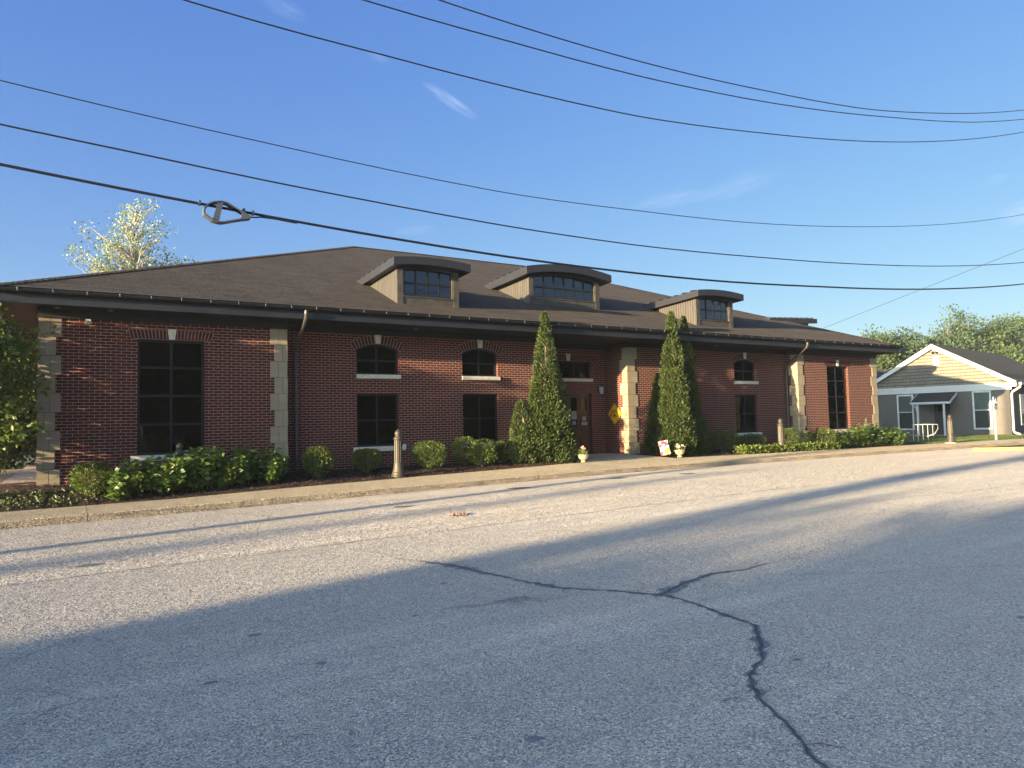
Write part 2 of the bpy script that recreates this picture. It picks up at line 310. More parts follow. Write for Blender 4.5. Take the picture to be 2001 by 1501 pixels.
# ------------------------------------------------------------------ mesh helpers
class MB:
    def __init__(s): s.v = []; s.f = []; s.uv = []; s.m = []
    def face(s, pts, uv=None, mi=0):
        b = len(s.v); s.v += [tuple(p) for p in pts]; s.f.append(tuple(range(b, b + len(pts))))
        if uv is None:
            n = geometry.normal([Vector(p) for p in pts]); ax = max(range(3), key=lambda i: abs(n[i]))
            i, j = ((1, 2), (0, 2), (0, 1))[ax]
            uv = [(p[i], p[j]) for p in pts]
        s.uv.append(uv); s.m.append(mi)
    def box(s, x0, x1, y0, y1, z0, z1, mi=0, T=None):
        c = [Vector((x, y, z)) for z in (z0, z1) for y in (y0, y1) for x in (x0, x1)]
        if T: c = [T @ p for p in c]
        for q in ((0, 2, 3, 1), (4, 5, 7, 6), (0, 1, 5, 4), (2, 6, 7, 3), (0, 4, 6, 2), (1, 3, 7, 5)):
            s.face([c[k] for k in q], None, mi)
    def strip(s, rings, closed=True, caps=False, mi=0):
        b = len(s.v); n = len(rings[0])
        for r in rings: s.v += [tuple(p) for p in r]
        for i in range(len(rings) - 1):
            for k in range(n if closed else n - 1):
                a, c = k, (k + 1) % n
                q = (b + i * n + a, b + i * n + c, b + (i + 1) * n + c, b + (i + 1) * n + a)
                s.f.append(q); s.uv.append([(k / n, i), ((k + 1) / n, i), ((k + 1) / n, i + 1), (k / n, i + 1)]); s.m.append(mi)
        if caps:
            s.f.append(tuple(b + k for k in reversed(range(n)))); s.uv.append([(0, 0)] * n); s.m.append(mi)
            o = b + (len(rings) - 1) * n
            s.f.append(tuple(o + k for k in range(n))); s.uv.append([(0, 0)] * n); s.m.append(mi)
    def tube(s, path, rad, n=8, caps=True, mi=0):
        path = [Vector(p) for p in path]; rings = []
        if not hasattr(rad, '__len__'): rad = [rad] * len(path)
        up = None
        for i, p in enumerate(path):
            d = (path[min(i + 1, len(path) - 1)] - path[max(i - 1, 0)]).normalized()
            if up is None:
                up = Vector((0, 0, 1)) if abs(d.z) < 0.9 else Vector((1, 0, 0))
            a = d.cross(up)
            if a.length < 1e-5: a = d.cross(Vector((0, 1, 0.3)))
            a.normalize(); b = a.cross(d).normalized(); up = b
            rings.append([p + (a * math.cos(2 * PI * k / n) + b * math.sin(2 * PI * k / n)) * rad[i] for k in range(n)])
        s.strip(rings, True, caps, mi)
    def lathe(s, prof, n=20, c=(0, 0, 0), mod=None, mi=0):
        rings = []
        for r, z in prof:
            rings.append([(c[0] + (mod(r, z, 2 * PI * k / n) if mod else r) * math.cos(2 * PI * k / n),
                           c[1] + (mod(r, z, 2 * PI * k / n) if mod else r) * math.sin(2 * PI * k / n), c[2] + z) for k in range(n)])
        s.strip(rings, True, True, mi)
    def panel(s, P, outer, holes=(), depth=0.0, back=False, rev_outer=False, mi=0):
        """flat panel with openings: P(u, v, d) -> point, d = depth behind the face"""
        loops = [outer] + list(holes)
        flat = [q for l in loops for q in l]
        tris = geometry.tessellate_polygon([[Vector((u, v, 0)) for u, v in l] for l in loops])
        for t in tris:
            s.face([P(*flat[i], 0) for i in t], [flat[i] for i in t], mi)
            if back: s.face([P(*flat[i], depth) for i in reversed(t)], [flat[i] for i in reversed(t)], mi)
        if depth:
            for l in (loops if rev_outer else loops[1:]):
                for k in range(len(l)):
                    a, b = l[k], l[(k + 1) % len(l)]
                    s.face([P(*a, 0), P(*b, 0), P(*b, depth), P(*a, depth)], [(0, a[1]), (0, b[1]), (depth, b[1]), (depth, a[1])] if abs(a[0] - b[0]) < abs(a[1] - b[1]) else None, mi)
    def build(s, name, mats, parent=None, loc=None, smooth=False):
        off = Vector((0, 0, 0)); q = parent
        while q is not None: off += Vector(q.location); q = q.parent
        lo = Vector(loc) if loc is not None else Vector((0, 0, 0))
        me = bpy.data.meshes.new(name)
        sub = off + lo if parent is None or loc is not None else off
        if s.local: sub = Vector((0, 0, 0))
        me.from_pydata([(x - sub.x, y - sub.y, z - sub.z) for x, y, z in s.v], [], s.f)
        ul = me.uv_layers.new(name='UVMap')
        ul.data.foreach_set('uv', [c for u in s.uv for p in u for c in p[:2]])
        if not isinstance(mats, (list, tuple)): mats = [mats]
        for m in mats: me.materials.append(m)
        if len(mats) > 1: me.polygons.foreach_set('material_index', s.m)
        if smooth: me.polygons.foreach_set('use_smooth', [True] * len(s.f))
        me.update()
        o = bpy.data.objects.new(name, me); COL.objects.link(o)
        o.parent = parent
        if loc is not None: o.location = lo
        return o
    local = False
def LB():
    m = MB(); m.local = True; return m
def tag(o, label=None, cat=None, group=None, kind=None):
    if label: o['label'] = label
    if cat: o['category'] = cat
    if group: o['group'] = group
    if kind: o['kind'] = kind
    return o
def empty(name, loc, label, cat, group=None, rz=0.0):
    o = bpy.data.objects.new(name, None); COL.objects.link(o); o.location = loc; o.rotation_euler = (0, 0, rz)
    o.empty_display_size = 0.2
    return tag(o, label, cat, group)
def copy_tree(o, parent=None):
    c = o.copy(); COL.objects.link(c)
    if parent: c.parent = parent
    for ch in list(o.children): copy_tree(ch, c)
    return c

def leaves(name, mt, parent, pts, dirs, size, wr=0.5, fold=0.25, origin=(0, 0, 0)):
    """one mesh of many small folded leaves"""
    P = np.asarray(pts, float) - np.asarray(origin, float); n = len(P)
    D = np.asarray(dirs, float); D /= np.linalg.norm(D, axis=1)[:, None] + 1e-9
    rv = rng.normal(size=(n, 3)); A = np.cross(D, rv); A /= np.linalg.norm(A, axis=1)[:, None] + 1e-9
    N = np.cross(A, D)
    L = (np.asarray(size) * rng.uniform(0.65, 1.25, n))[:, None]; W = L * wr * 0.5
    v0 = P; v1 = P + D * L * 0.5 + A * W + N * W * fold; v2 = P + D * L; v3 = P + D * L * 0.5 - A * W + N * W * fold
    V = np.stack([v0, v1, v2, v3], 1).reshape(-1, 3)
    me = bpy.data.meshes.new(name)
    me.vertices.add(n * 4); me.vertices.foreach_set('co', V.ravel())
    F = np.arange(n * 4).reshape(n, 4)
    T = np.concatenate([F[:, [0, 1, 2]], F[:, [0, 2, 3]]], 1).reshape(-1)
    me.loops.add(n * 6); me.loops.foreach_set('vertex_index', T.astype(np.int32))
    me.polygons.add(n * 2); me.polygons.foreach_set('loop_start', np.arange(0, n * 6, 3, dtype=np.int32))
    me.update(calc_edges=True); me.validate()
    me.materials.append(mt)
    o = bpy.data.objects.new(name, me); COL.objects.link(o); o.parent = parent
    return o
def rnd_dirs(n):
    d = rng.normal(size=(n, 3)); return d / np.linalg.norm(d, axis=1)[:, None]

# ------------------------------------------------------------------ levels
def zr(x): return float(np.interp(x, [-3, -1, 1, 3.4, 7.2, 11.5, 15, 40], [-1.615, -1.60, -1.57, -1.53, -1.47, -1.40, -1.385, -1.38]))
def zb(x): return float(np.interp(x, [-3, -1.1, 1.8, 3.7, 5.8, 7.9, 9.4, 12, 16.5, 22, 29, 38, 60], [-1.44, -1.43, -1.40, -1.34, -1.29, -1.24, -1.21, -1.15, -1.18, -1.21, -1.22, -1.24, -1.24]))
def zk(x): return zr(x) + 0.14
KY, BY = 15.05, 16.5
def wallz(x): return float(np.interp(x, [-3, -1, 4, 12, 17, 22, 31, 40], [-1.22, -1.07, -1.07, -1.10, -1.10, -1.10, -1.14, -1.22]))
def bedz(x, y): 
    t = max(0.0, min(1.0, (y - BY) / 1.7)); return zb(x) * (1 - t) + wallz(x) * t

# ------------------------------------------------------------------ camera, sky, sun
cam = bpy.data.cameras.new('camera'); co = bpy.data.objects.new('camera', cam); COL.objects.link(co); S.camera = co
cam.sensor_width = 36.0; cam.lens = 36.0 * 1400 / 2001; cam.clip_end = 6000; cam.clip_start = 0.05
yaw, pit, rol = (math.radians(a) for a in (31.54, 3.19, -1.284))
fw = Vector((math.sin(yaw) * math.cos(pit), math.cos(yaw) * math.cos(pit), math.sin(pit)))
r0 = Vector((math.cos(yaw), -math.sin(yaw), 0)); u0 = r0.cross(fw)
r2 = math.cos(rol) * r0 + math.sin(rol) * u0; u2 = -math.sin(rol) * r0 + math.cos(rol) * u0
co.matrix_world = Matrix((r2, u2, -fw)).transposed().to_4x4()

SUN = Vector((1.0, 0.168, -0.110)).normalized()          # direction the light travels
sel = math.asin(-SUN.z); saz = math.atan2(-SUN.x, -SUN.y)  # clockwise from +Y
sl = bpy.data.lights.new('sun', 'SUN'); so = bpy.data.objects.new('sun', sl); COL.objects.link(so)
sl.energy = 5.0; sl.angle = math.radians(0.5); sl.color = (1.0, 0.79, 0.48)
so.rotation_euler = SUN.to_track_quat('-Z', 'Y').to_euler()
w = bpy.data.worlds.new('World'); S.world = w; w.use_nodes = True
nt = NT(w.node_tree); nt.n.clear()
sky = nt('ShaderNodeTexSky', sky_type='NISHITA')
sky.sun_disc = False; sky.sun_elevation = sel; sky.sun_rotation = saz
sky.air_density = 1.0; sky.dust_density = 0.4; sky.ozone_density = 2.0; sky.altitude = 100
d = nt('ShaderNodeTexCoord').outputs['Generated']
def wisp(c, t, L, W, amt):
    """faint cirrus streak around direction c, running along t (directions in the sky)"""
    c = Vector(c).normalized(); t = Vector(t); t = (t - c * t.dot(c)).normalized(); s = c.cross(t)
    def dot(a): return nt('ShaderNodeVectorMath', {0: d, 1: tuple(a)}, operation='DOT_PRODUCT').outputs['Value']
    u, v, k = dot(t), dot(s), dot(c)
    cmb = nt('ShaderNodeCombineXYZ', {0: u, 1: v}).outputs[0]
    wob = nt.math('MULTIPLY', nt.math('SUBTRACT', nt.noise(nt.scale(cmb, (9, 30, 1)), 1.0, 3), 0.5), W * 1.2)
    v = nt.math('ADD', v, wob)
    e = nt.math('ADD', nt.math('POWER', nt.math('DIVIDE', u, L), 2.0), nt.math('POWER', nt.math('DIVIDE', v, W), 2.0))
    m = nt.math('MULTIPLY', nt.math('SUBTRACT', 1.0, e, clamp=True), nt.math('GREATER_THAN', k, 0.0))
    n = nt.ramp(nt.noise(nt.scale(cmb, (22, 190, 1)), 1.0, 8, 0.7, 0.6), [(0.36, 0.05), (0.66, 1.0)])
    return nt.math('MULTIPLY', nt.math('MULTIPLY', m, n), amt)
def raydir(x, y): return fw + (x - 1000.5) / 1400 * r2 - (y - 750.5) / 1400 * u2
msk = None
for (x0, y0, x1, y1, W, amt) in [(825, 160, 935, 234, 0.0075, 0.42), (1225, 404, 1400, 375, 0.010, 0.24), (1360, 388, 1530, 338, 0.013, 0.20), (505, -10, 600, 40, 0.010, 0.16),
                                 (715, 100, 760, 124, 0.005, 0.20), (1915, 362, 1975, 343, 0.006, 0.16), (1960, 425, 2060, 400, 0.014, 0.5), (765, 455, 860, 446, 0.006, 0.18)]:
    a, b = raydir(x0, y0), raydir(x1, y1)
    m = wisp((a + b) / 2, b - a, (b - a).length / 2 / ((a + b) / 2).length, W, amt)
    msk = m if msk is None else nt.math('ADD', msk, m)
SKY_STR = 0.15
sx = nt('ShaderNodeSeparateColor', {'Color': sky.outputs[0]}).outputs
fill_glow = nt.math('MAXIMUM', nt('ShaderNodeVectorMath', {0: d, 1: (-0.99, -0.15, 0.0)}, operation='DOT_PRODUCT').outputs['Value'], 0.0)   # extra sun-side sky light, added out of view to lift the fill
graded = nt('ShaderNodeCombineColor', {i: nt.math('ADD', nt.math('MULTIPLY', nt.math('POWER', sx[i], g_), a_), nt.math('MULTIPLY', nt.math('MULTIPLY', sx[0], fill_glow), k_))
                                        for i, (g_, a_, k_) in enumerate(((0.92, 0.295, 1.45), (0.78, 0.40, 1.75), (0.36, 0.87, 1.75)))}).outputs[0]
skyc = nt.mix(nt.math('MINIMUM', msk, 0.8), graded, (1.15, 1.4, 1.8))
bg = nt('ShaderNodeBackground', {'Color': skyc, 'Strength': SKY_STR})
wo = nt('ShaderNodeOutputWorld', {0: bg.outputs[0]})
vs = S.view_settings; S.display_settings.display_device = 'sRGB'
vs.view_transform = 'Standard'; vs.look = 'None'; vs.exposure = 2.18; vs.gamma = 1.0; vs.use_curve_mapping = False
S.render.engine = 'CYCLES'; S.cycles.max_bounces = 6; S.cycles.transparent_max_bounces = 12; S.cycles.use_denoising = True
S.cycles.caustics_reflective = False; S.cycles.caustics_refractive = False

# air: evening haze that pales the far trees
b = MB(); b.box(-4200, 4200, -4200, 4200, -3.0, 17.0)
hz = bpy.data.materials.new('evening_haze'); hz.use_nodes = True; hn = NT(hz.node_tree); hn.n.clear()
ho_ = hn('ShaderNodeOutputMaterial'); pv = hn('ShaderNodeVolumePrincipled', {'Color': (0.86, 0.90, 0.95), 'Density': 0.0005, 'Anisotropy': 0.2})
hn.l.new(pv.outputs[0], ho_.inputs['Volume'])
tag(b.build('haze', hz), kind='stuff')
# ------------------------------------------------------------------ ground, road, pavement
def sheet(name, mt, xs, ys, zf, kind='structure', mi=None):
    b = MB(); nx, ny = len(xs), len(ys)
    b.v = [(x, y, zf(x, y)) for y in ys for x in xs]
    for j in range(ny - 1):
        for i in range(nx - 1):
            q = (j * nx + i, j * nx + i + 1, (j + 1) * nx + i + 1, (j + 1) * nx + i)
            b.f.append(q); b.uv.append([b.v[k][:2] for k in q]); b.m.append(0)
    o = b.build(name, mt, smooth=True); o['kind'] = kind; return o
def ar(a, b, st): return list(np.arange(a, b + st * 0.5, st))
gx = [-4000, -1500, -600, -250] + ar(-110, 110, 5) + [250, 600, 1500, 4000]
gy = [-4000, -1500, -600, -250, -110, -60, -30, -13, 14.9, 16.4, 17, 24, 40, 60, 110, 250, 600, 1500, 4000]
sheet('ground', M['ground'], gx, gy, lambda x, y: zr(x) - 0.07 if y < 16 else -1.52 if y < 16.6 else -1.42)
sheet('road', M['asphalt'], ar(-120, 120, 1.5), [-12.5, -6, 0, 4, 9.4], lambda x, y: zr(x))
sheet('parking_strip', M['asphalt2'], ar(-120, 120, 1.5), [9.404, 12, KY - 0.004], lambda x, y: zr(x) - 0.001)
# narrow open seam between the two asphalts
b = MB()
for i in range(-20, 150):
    x0, x1 = i * 0.3, i * 0.3 + 0.3
    if x1 > 9.0 and random.random() < 0.35: continue
    wv = random.uniform(0.004, 0.014)
    j0 = 9.40 + 0.02 * math.sin(i * 0.7) + 0.012 * math.sin(i * 2.3); j1 = 9.40 + 0.02 * math.sin((i + 1) * 0.7) + 0.012 * math.sin((i + 1) * 2.3)
    b.face([(x0, j0 - wv, zr(x0) + 0.003), (x1, j1 - wv, zr(x1) + 0.003), (x1, j1 + wv, zr(x1) + 0.003), (x0, j0 + wv, zr(x0) + 0.003)])
b.build('pavement_seam', M['tar'])['kind'] = 'structure'

b = MB(); J = 1.62; x = -9.9 + 0.42
while x < 75:
    x0, x1 = x + 0.005, x + J - 0.005
    n = 4; xs = [x0 + (x1 - x0) * k / n for k in range(n + 1)]
    for k in range(n):
        a, c = xs[k], xs[k + 1]
        b.face([(a, KY, zr(a) - 0.03), (c, KY, zr(c) - 0.03), (c, KY + 0.012, zk(c) - 0.02), (a, KY + 0.012, zk(a) - 0.02)], None, 1)
        b.face([(a, KY + 0.012, zk(a) - 0.02), (c, KY + 0.012, zk(c) - 0.02), (c, KY + 0.05, zk(c)), (a, KY + 0.05, zk(a))])
        b.face([(a, KY + 0.05, zk(a)), (c, KY + 0.05, zk(c)), (c, BY, zb(c)), (a, BY, zb(a))])
        b.face([(a, BY, zb(a)), (c, BY, zb(c)), (c, BY, zb(c) - 0.15), (a, BY, zb(a) - 0.15)])
    for xx in (x0, x1):
        b.face([(xx, KY, zr(xx) - 0.03), (xx, KY + 0.05, zk(xx)), (xx, BY, zb(xx)), (xx, BY, zb(xx) - 0.15)])
    x += J
b.build('sidewalk', [M['concrete'], M['kerb']])['kind'] = 'structure'
b = MB()
for k in range(-30, 240):
    a, c = k * 0.3, k * 0.3 + 0.3
    b.face([(a, KY + 0.03, zr(a) - 0.02), (c, KY + 0.03, zr(c) - 0.02), (c, BY - 0.01, zb(c) - 0.05), (a, BY - 0.01, zb(a) - 0.05)])
b.build('sidewalk_joint_bed', M['tar'])['kind'] = 'structure'
sheet('entrance_walk', M['concrete'], ar(12.55, 16.0, 0.575), [BY + 0.004, 17.4, 18.7, 19.9], lambda x, y: zb(x) + 0.002 if y < 17 else -1.10 if y > 18 else (zb(x) - 1.10) / 2)
def mulchz(x, y): return bedz(x, y) - 0.012 + 0.05 * noise.noise((x * 1.3, y * 1.9, 0)) * min(1, (y - BY) * 3) + 0.018 * noise.noise((x * 9, y * 9, 4)) * min(1, (y - BY) * 6)
sheet('mulch_bed', M['mulch'], ar(-7.0, 12.55, 0.07), ar(BY + 0.004, 18.85, 0.07), mulchz)
sheet('mulch_bed', M['mulch'], ar(16.004, 31.0, 0.1), ar(BY + 0.004, 18.85, 0.07), mulchz)
sheet('side_mulch', M['mulch'], ar(-7, -0.6, 0.4), [18.8, 19.8], lambda x, y: mulchz(x, 18.8))
sheet('gravel_strip', M['gravel'], [-1.45, -1.0, -0.6], ar(19.0, 40, 1.5), lambda x, y: -1.16 + 0.03 * math.sin(y * 3 + x * 5))
b = MB()
for k in range(7):
    y0 = 19.3 + k * 1.6
    b.box(-3.1, -1.45, y0 + 0.006, y0 + 1.594, -1.40, -1.19)
b.build('side_path', M['concrete'])['kind'] = 'structure'
sheet('lawn', M['ground'], ar(31.0, 80, 3.5), [BY + 0.004, 17.5, 22, 40, 60], lambda x, y: zb(x) - 0.005 if y < 17 else -1.235)

# crack sealant ribbons and fine cracks
def ribbon(name, pts, wid, mt, dz=0.004, jit=0.35):
    b = MB(); P = []
    for i in range(len(pts) - 1):
        a, c = Vector(pts[i]), Vector(pts[i + 1]); n = max(2, int((c - a).length / 0.025))
        for k in range(n): P.append((a.lerp(c, k / n), i + k / n))
    P.append((Vector(pts[-1]), len(pts) - 1.0))
    W = wid if hasattr(wid, '__len__') else [wid] * len(pts)
    L = []
    for i, (p, t) in enumerate(P):
        d = (P[min(i + 2, len(P) - 1)][0] - P[max(i - 2, 0)][0]).normalized(); nrm = Vector((-d.y, d.x))
        q = p + nrm * (0.022 * noise.noise((p.x * 5, p.y * 5, 2)) + 0.012 * noise.noise((p.x * 21, p.y * 21, 9)))
        wv = float(np.interp(t, range(len(W)), W)) / 2
        wl = wv * (1 + jit * noise.noise((p.x * 13, p.y * 13, 7)) * 2); wr_ = wv * (1 + jit * noise.noise((p.x * 13, p.y * 13, 17)) * 2)
        l, r = q + nrm * wl, q - nrm * wr_
        L.append(((l.x, l.y, zr(l.x) + dz), (r.x, r.y, zr(r.x) + dz)))
    for i in range(len(L) - 1): b.face([L[i][1], L[i + 1][1], L[i + 1][0], L[i][0]])
    o = b.build(name, mt); o['kind'] = 'structure'; return o
CR = [(3.37, 7.57), (3.57, 6.96), (3.70, 6.11), (3.81, 5.66), (3.86, 5.48), (4.16, 5.11), (4.35, 4.75), (4.41, 4.53), (4.35, 4.18), (4.29, 3.82), (4.26, 3.63), (4.0, 3.37), (3.73, 3.13), (3.45, 3.0), (3.31, 2.86), (3.19, 2.67), (3.11, 2.53), (3.0, 2.32), (2.88, 2.18), (2.83, 2.0), (2.75, 1.7)]
ribbon('crack_sealant', CR, [0.012, 0.03, 0.014, 0.03, 0.016, 0.018, 0.022, 0.018, 0.016, 0.026, 0.016, 0.026, 0.014, 0.024, 0.022, 0.012, 0.014, 0.012, 0.013, 0.014, 0.014], M['tar'], 0.006, 0.5)
ribbon('crack_sealant', [(4.36, 4.72), (4.77, 4.90), (5.31, 5.02), (5.65, 4.94), (6.08, 4.98), (6.56, 4.98), (7.1, 5.05)], [0.022, 0.03, 0.018, 0.012, 0.008, 0.006, 0.004], M['tar'], 0.0075, 0.5)
ribbon('crack_smear', CR, [0.03, 0.13, 0.03, 0.10, 0.04, 0.035, 0.085, 0.04, 0.035, 0.06, 0.035, 0.075, 0.03, 0.06, 0.045, 0.02, 0.024, 0.018, 0.024, 0.028, 0.028], M['smear'], 0.003, 1.1)
ribbon('crack_smear', [(4.36, 4.72), (4.77, 4.90), (5.31, 5.02), (5.65, 4.94), (6.08, 4.98)], [0.085, 0.115, 0.04, 0.02, 0.01], M['smear'], 0.0045, 1.1)
for pts in ([(4.9, 4.75), (5.0, 4.6), (4.95, 4.45), (5.02, 4.3)], [(4.26, 3.63), (4.4, 3.5), (4.45, 3.4)], [(3.86, 5.48), (3.78, 5.35), (3.8, 5.2)], [(3.31, 2.86), (3.15, 2.8), (3.02, 2.82)], [(3.7, 6.11), (3.78, 6.2), (3.8, 6.35)], [(2.92, 2.25), (3.02, 2.2), (3.06, 2.12)]):
    ribbon('pavement_crack', pts, 0.005, M['tar'], 0.007, 0.8)
ribbon('pavement_crack', [(3.37, 7.57), (3.2, 7.9), (3.25, 8.3), (3.05, 8.7)], 0.007, M['tar'])
ribbon('pavement_crack', [(9.7, 9.0), (10.1, 8.44), (10.15, 7.65), (10.24, 6.89), (10.4, 5.8), (10.61, 4.58), (10.7, 3.2)], 0.012, M['tar'])
ribbon('pavement_crack', [(5.6, 4.68), (5.9, 4.48), (6.44, 4.10), (7.15, 3.77), (7.77, 3.38), (9.0, 2.6)], 0.006, M['tar'])
ribbon('pavement_crack', [(11.0, 7.0), (12.36, 6.96), (13.78, 6.75), (15.85, 6.8), (18.5, 6.9)], 0.012, M['tar'])
ribbon('pavement_crack', [(1.4, 9.2), (2.0, 8.85), (2.6, 8.9), (3.1, 9.2)], 0.006, M['tar'])
ribbon('pavement_crack', [(2.3, 15.0), (2.5, 14.2), (2.9, 13.4), (3.1, 12.6)], 0.012, M['tar'])
for i, (px, py, s) in enumerate([(1.95, 3.05, 0.05), (0.55, 2.9, 0.04), (0.75, 4.9, 0.045), (5.9, 2.6, 0.04), (3.9, 3.0, 0.03), (2.4, 5.5, 0.035), (3.1, 6.4, 0.04), (6.2, 6.6, 0.04), (1.2, 5.8, 0.05), (0.2, 10.1, 0.16), (5.3, 12.6, 0.2), (11.5, 13.9, 0.28), (13.6, 13.6, 0.25), (8.6, 13.8, 0.3)]):
    b = MB(); n = 14
    b.face([(px + s * (1 + 0.5 * noise.noise((k, i, 0.3))) * math.cos(2 * PI * k / n), py + s * 0.6 * (1 + 0.5 * noise.noise((k, i, 5.3))) * math.sin(2 * PI * k / n), zr(px) + 0.0035) for k in range(n)])
    b.build('oil_stain', M['oil'])['kind'] = 'structure'
for pts in ([(3.84, 14.9), (3.94, 14.55)], [(4.26, 13.3), (4.40, 12.85)], [(4.52, 12.23), (4.60, 11.95), (4.74, 11.65)], [(7.57, 12.98), (7.64, 12.70)], [(7.75, 12.32), (7.80, 11.96)], [(18.1, 11.7), (18.3, 11.2)], [(13.2, 12.6), (13.3, 12.3)], [(11.4, 14.2), (11.45, 13.9)]):
    ribbon('worn_stall_line', pts, 0.085, M['mark'], 0.004, 0.8)
b = MB()
for i in range(45):
    a, r = random.uniform(0, 2 * PI), abs(random.gauss(0, 0.085)); px, py = 5.5 + r * math.cos(a) * 1.1, 10.73 + r * math.sin(a); s = random.uniform(0.012, 0.035)
    z = zr(px); b.lathe([(s * .5, 0), (s, s * 0.3), (s * 0.6, s * 0.8), (0.001, s)], 6, (px, py, z))
b.face([(5.5 + 0.17 * math.cos(k * PI / 8) * (1 + .3 * noise.noise((k, 0, 1))), 10.73 + 0.14 * math.sin(k * PI / 8) * (1 + .3 * noise.noise((k, 3, 1))), zr(5.5) + 0.0045) for k in range(16)])
tag(b.build('broken_patch', M['pothole']), kind='structure')

# yellow kerbed traffic island
isl = [(28.2, 13.7), (36.5, 8.1), (44.0, 8.4), (46.0, 11.0), (42.0, 13.0), (33.0, 13.75)]
b = MB()
def inset(poly, d):
    c = Vector((sum(p[0] for p in poly) / len(poly), sum(p[1] for p in poly) / len(poly)))
    return [tuple(Vector(p) + (c - Vector(p)).normalized() * d) for p in poly]
i2 = inset(isl, 0.32)
for k in range(len(isl)):
    a, c = isl[k], isl[(k + 1) % len(isl)]; a2, c2 = i2[k], i2[(k + 1) % len(isl)]
    b.face([(*a, zr(a[0]) - 0.02), (*c, zr(c[0]) - 0.02), (*c, zr(c[0]) + 0.12), (*a, zr(a[0]) + 0.12)])
    b.face([(*a, zr(a[0]) + 0.12), (*c, zr(c[0]) + 0.12), (*c2, zr(c[0]) + 0.12), (*a2, zr(a[0]) + 0.12)])
b.face([(*p, zr(p[0]) + 0.10) for p in i2], None, 1)
tag(b.build('traffic_island', [M['yellowkerb'], M['ground']]), kind='structure')

# ------------------------------------------------------------------ the brick building
lib = empty('brick_building', (14.5, 18.7, -1.10), 'long single storey brick building with brown hipped roof and three arched front dormers', 'building')
def arc(x0, x1, z, rise, n=12):
    c = x1 - x0
    if rise < 1e-4: return [(x1, z), (x0, z)]
    Rr = (c * c / 4 + rise * rise) / (2 * rise); a = math.asin(c / 2 / Rr); cx, cz = (x0 + x1) / 2, z + rise - Rr
    return [(cx + Rr * math.sin(a - 2 * a * k / n), cz + Rr * math.cos(a - 2 * a * k / n)) for k in range(n + 1)]   # right to left
def shape(x0, x1, z0, z1, rise): return [(x0, z0), (x1, z0)] + arc(x0, x1, z1, rise)
def archz(x, x0, x1, z, rise):
    if rise < 1e-4: return z
    c = x1 - x0; Rr = (c * c / 4 + rise * rise) / (2 * rise); return z + rise - Rr + math.sqrt(max(0, Rr * Rr - (x - (x0 + x1) / 2) ** 2))
def frontP(Y): return lambda u, v, d: (u, Y + d, v)
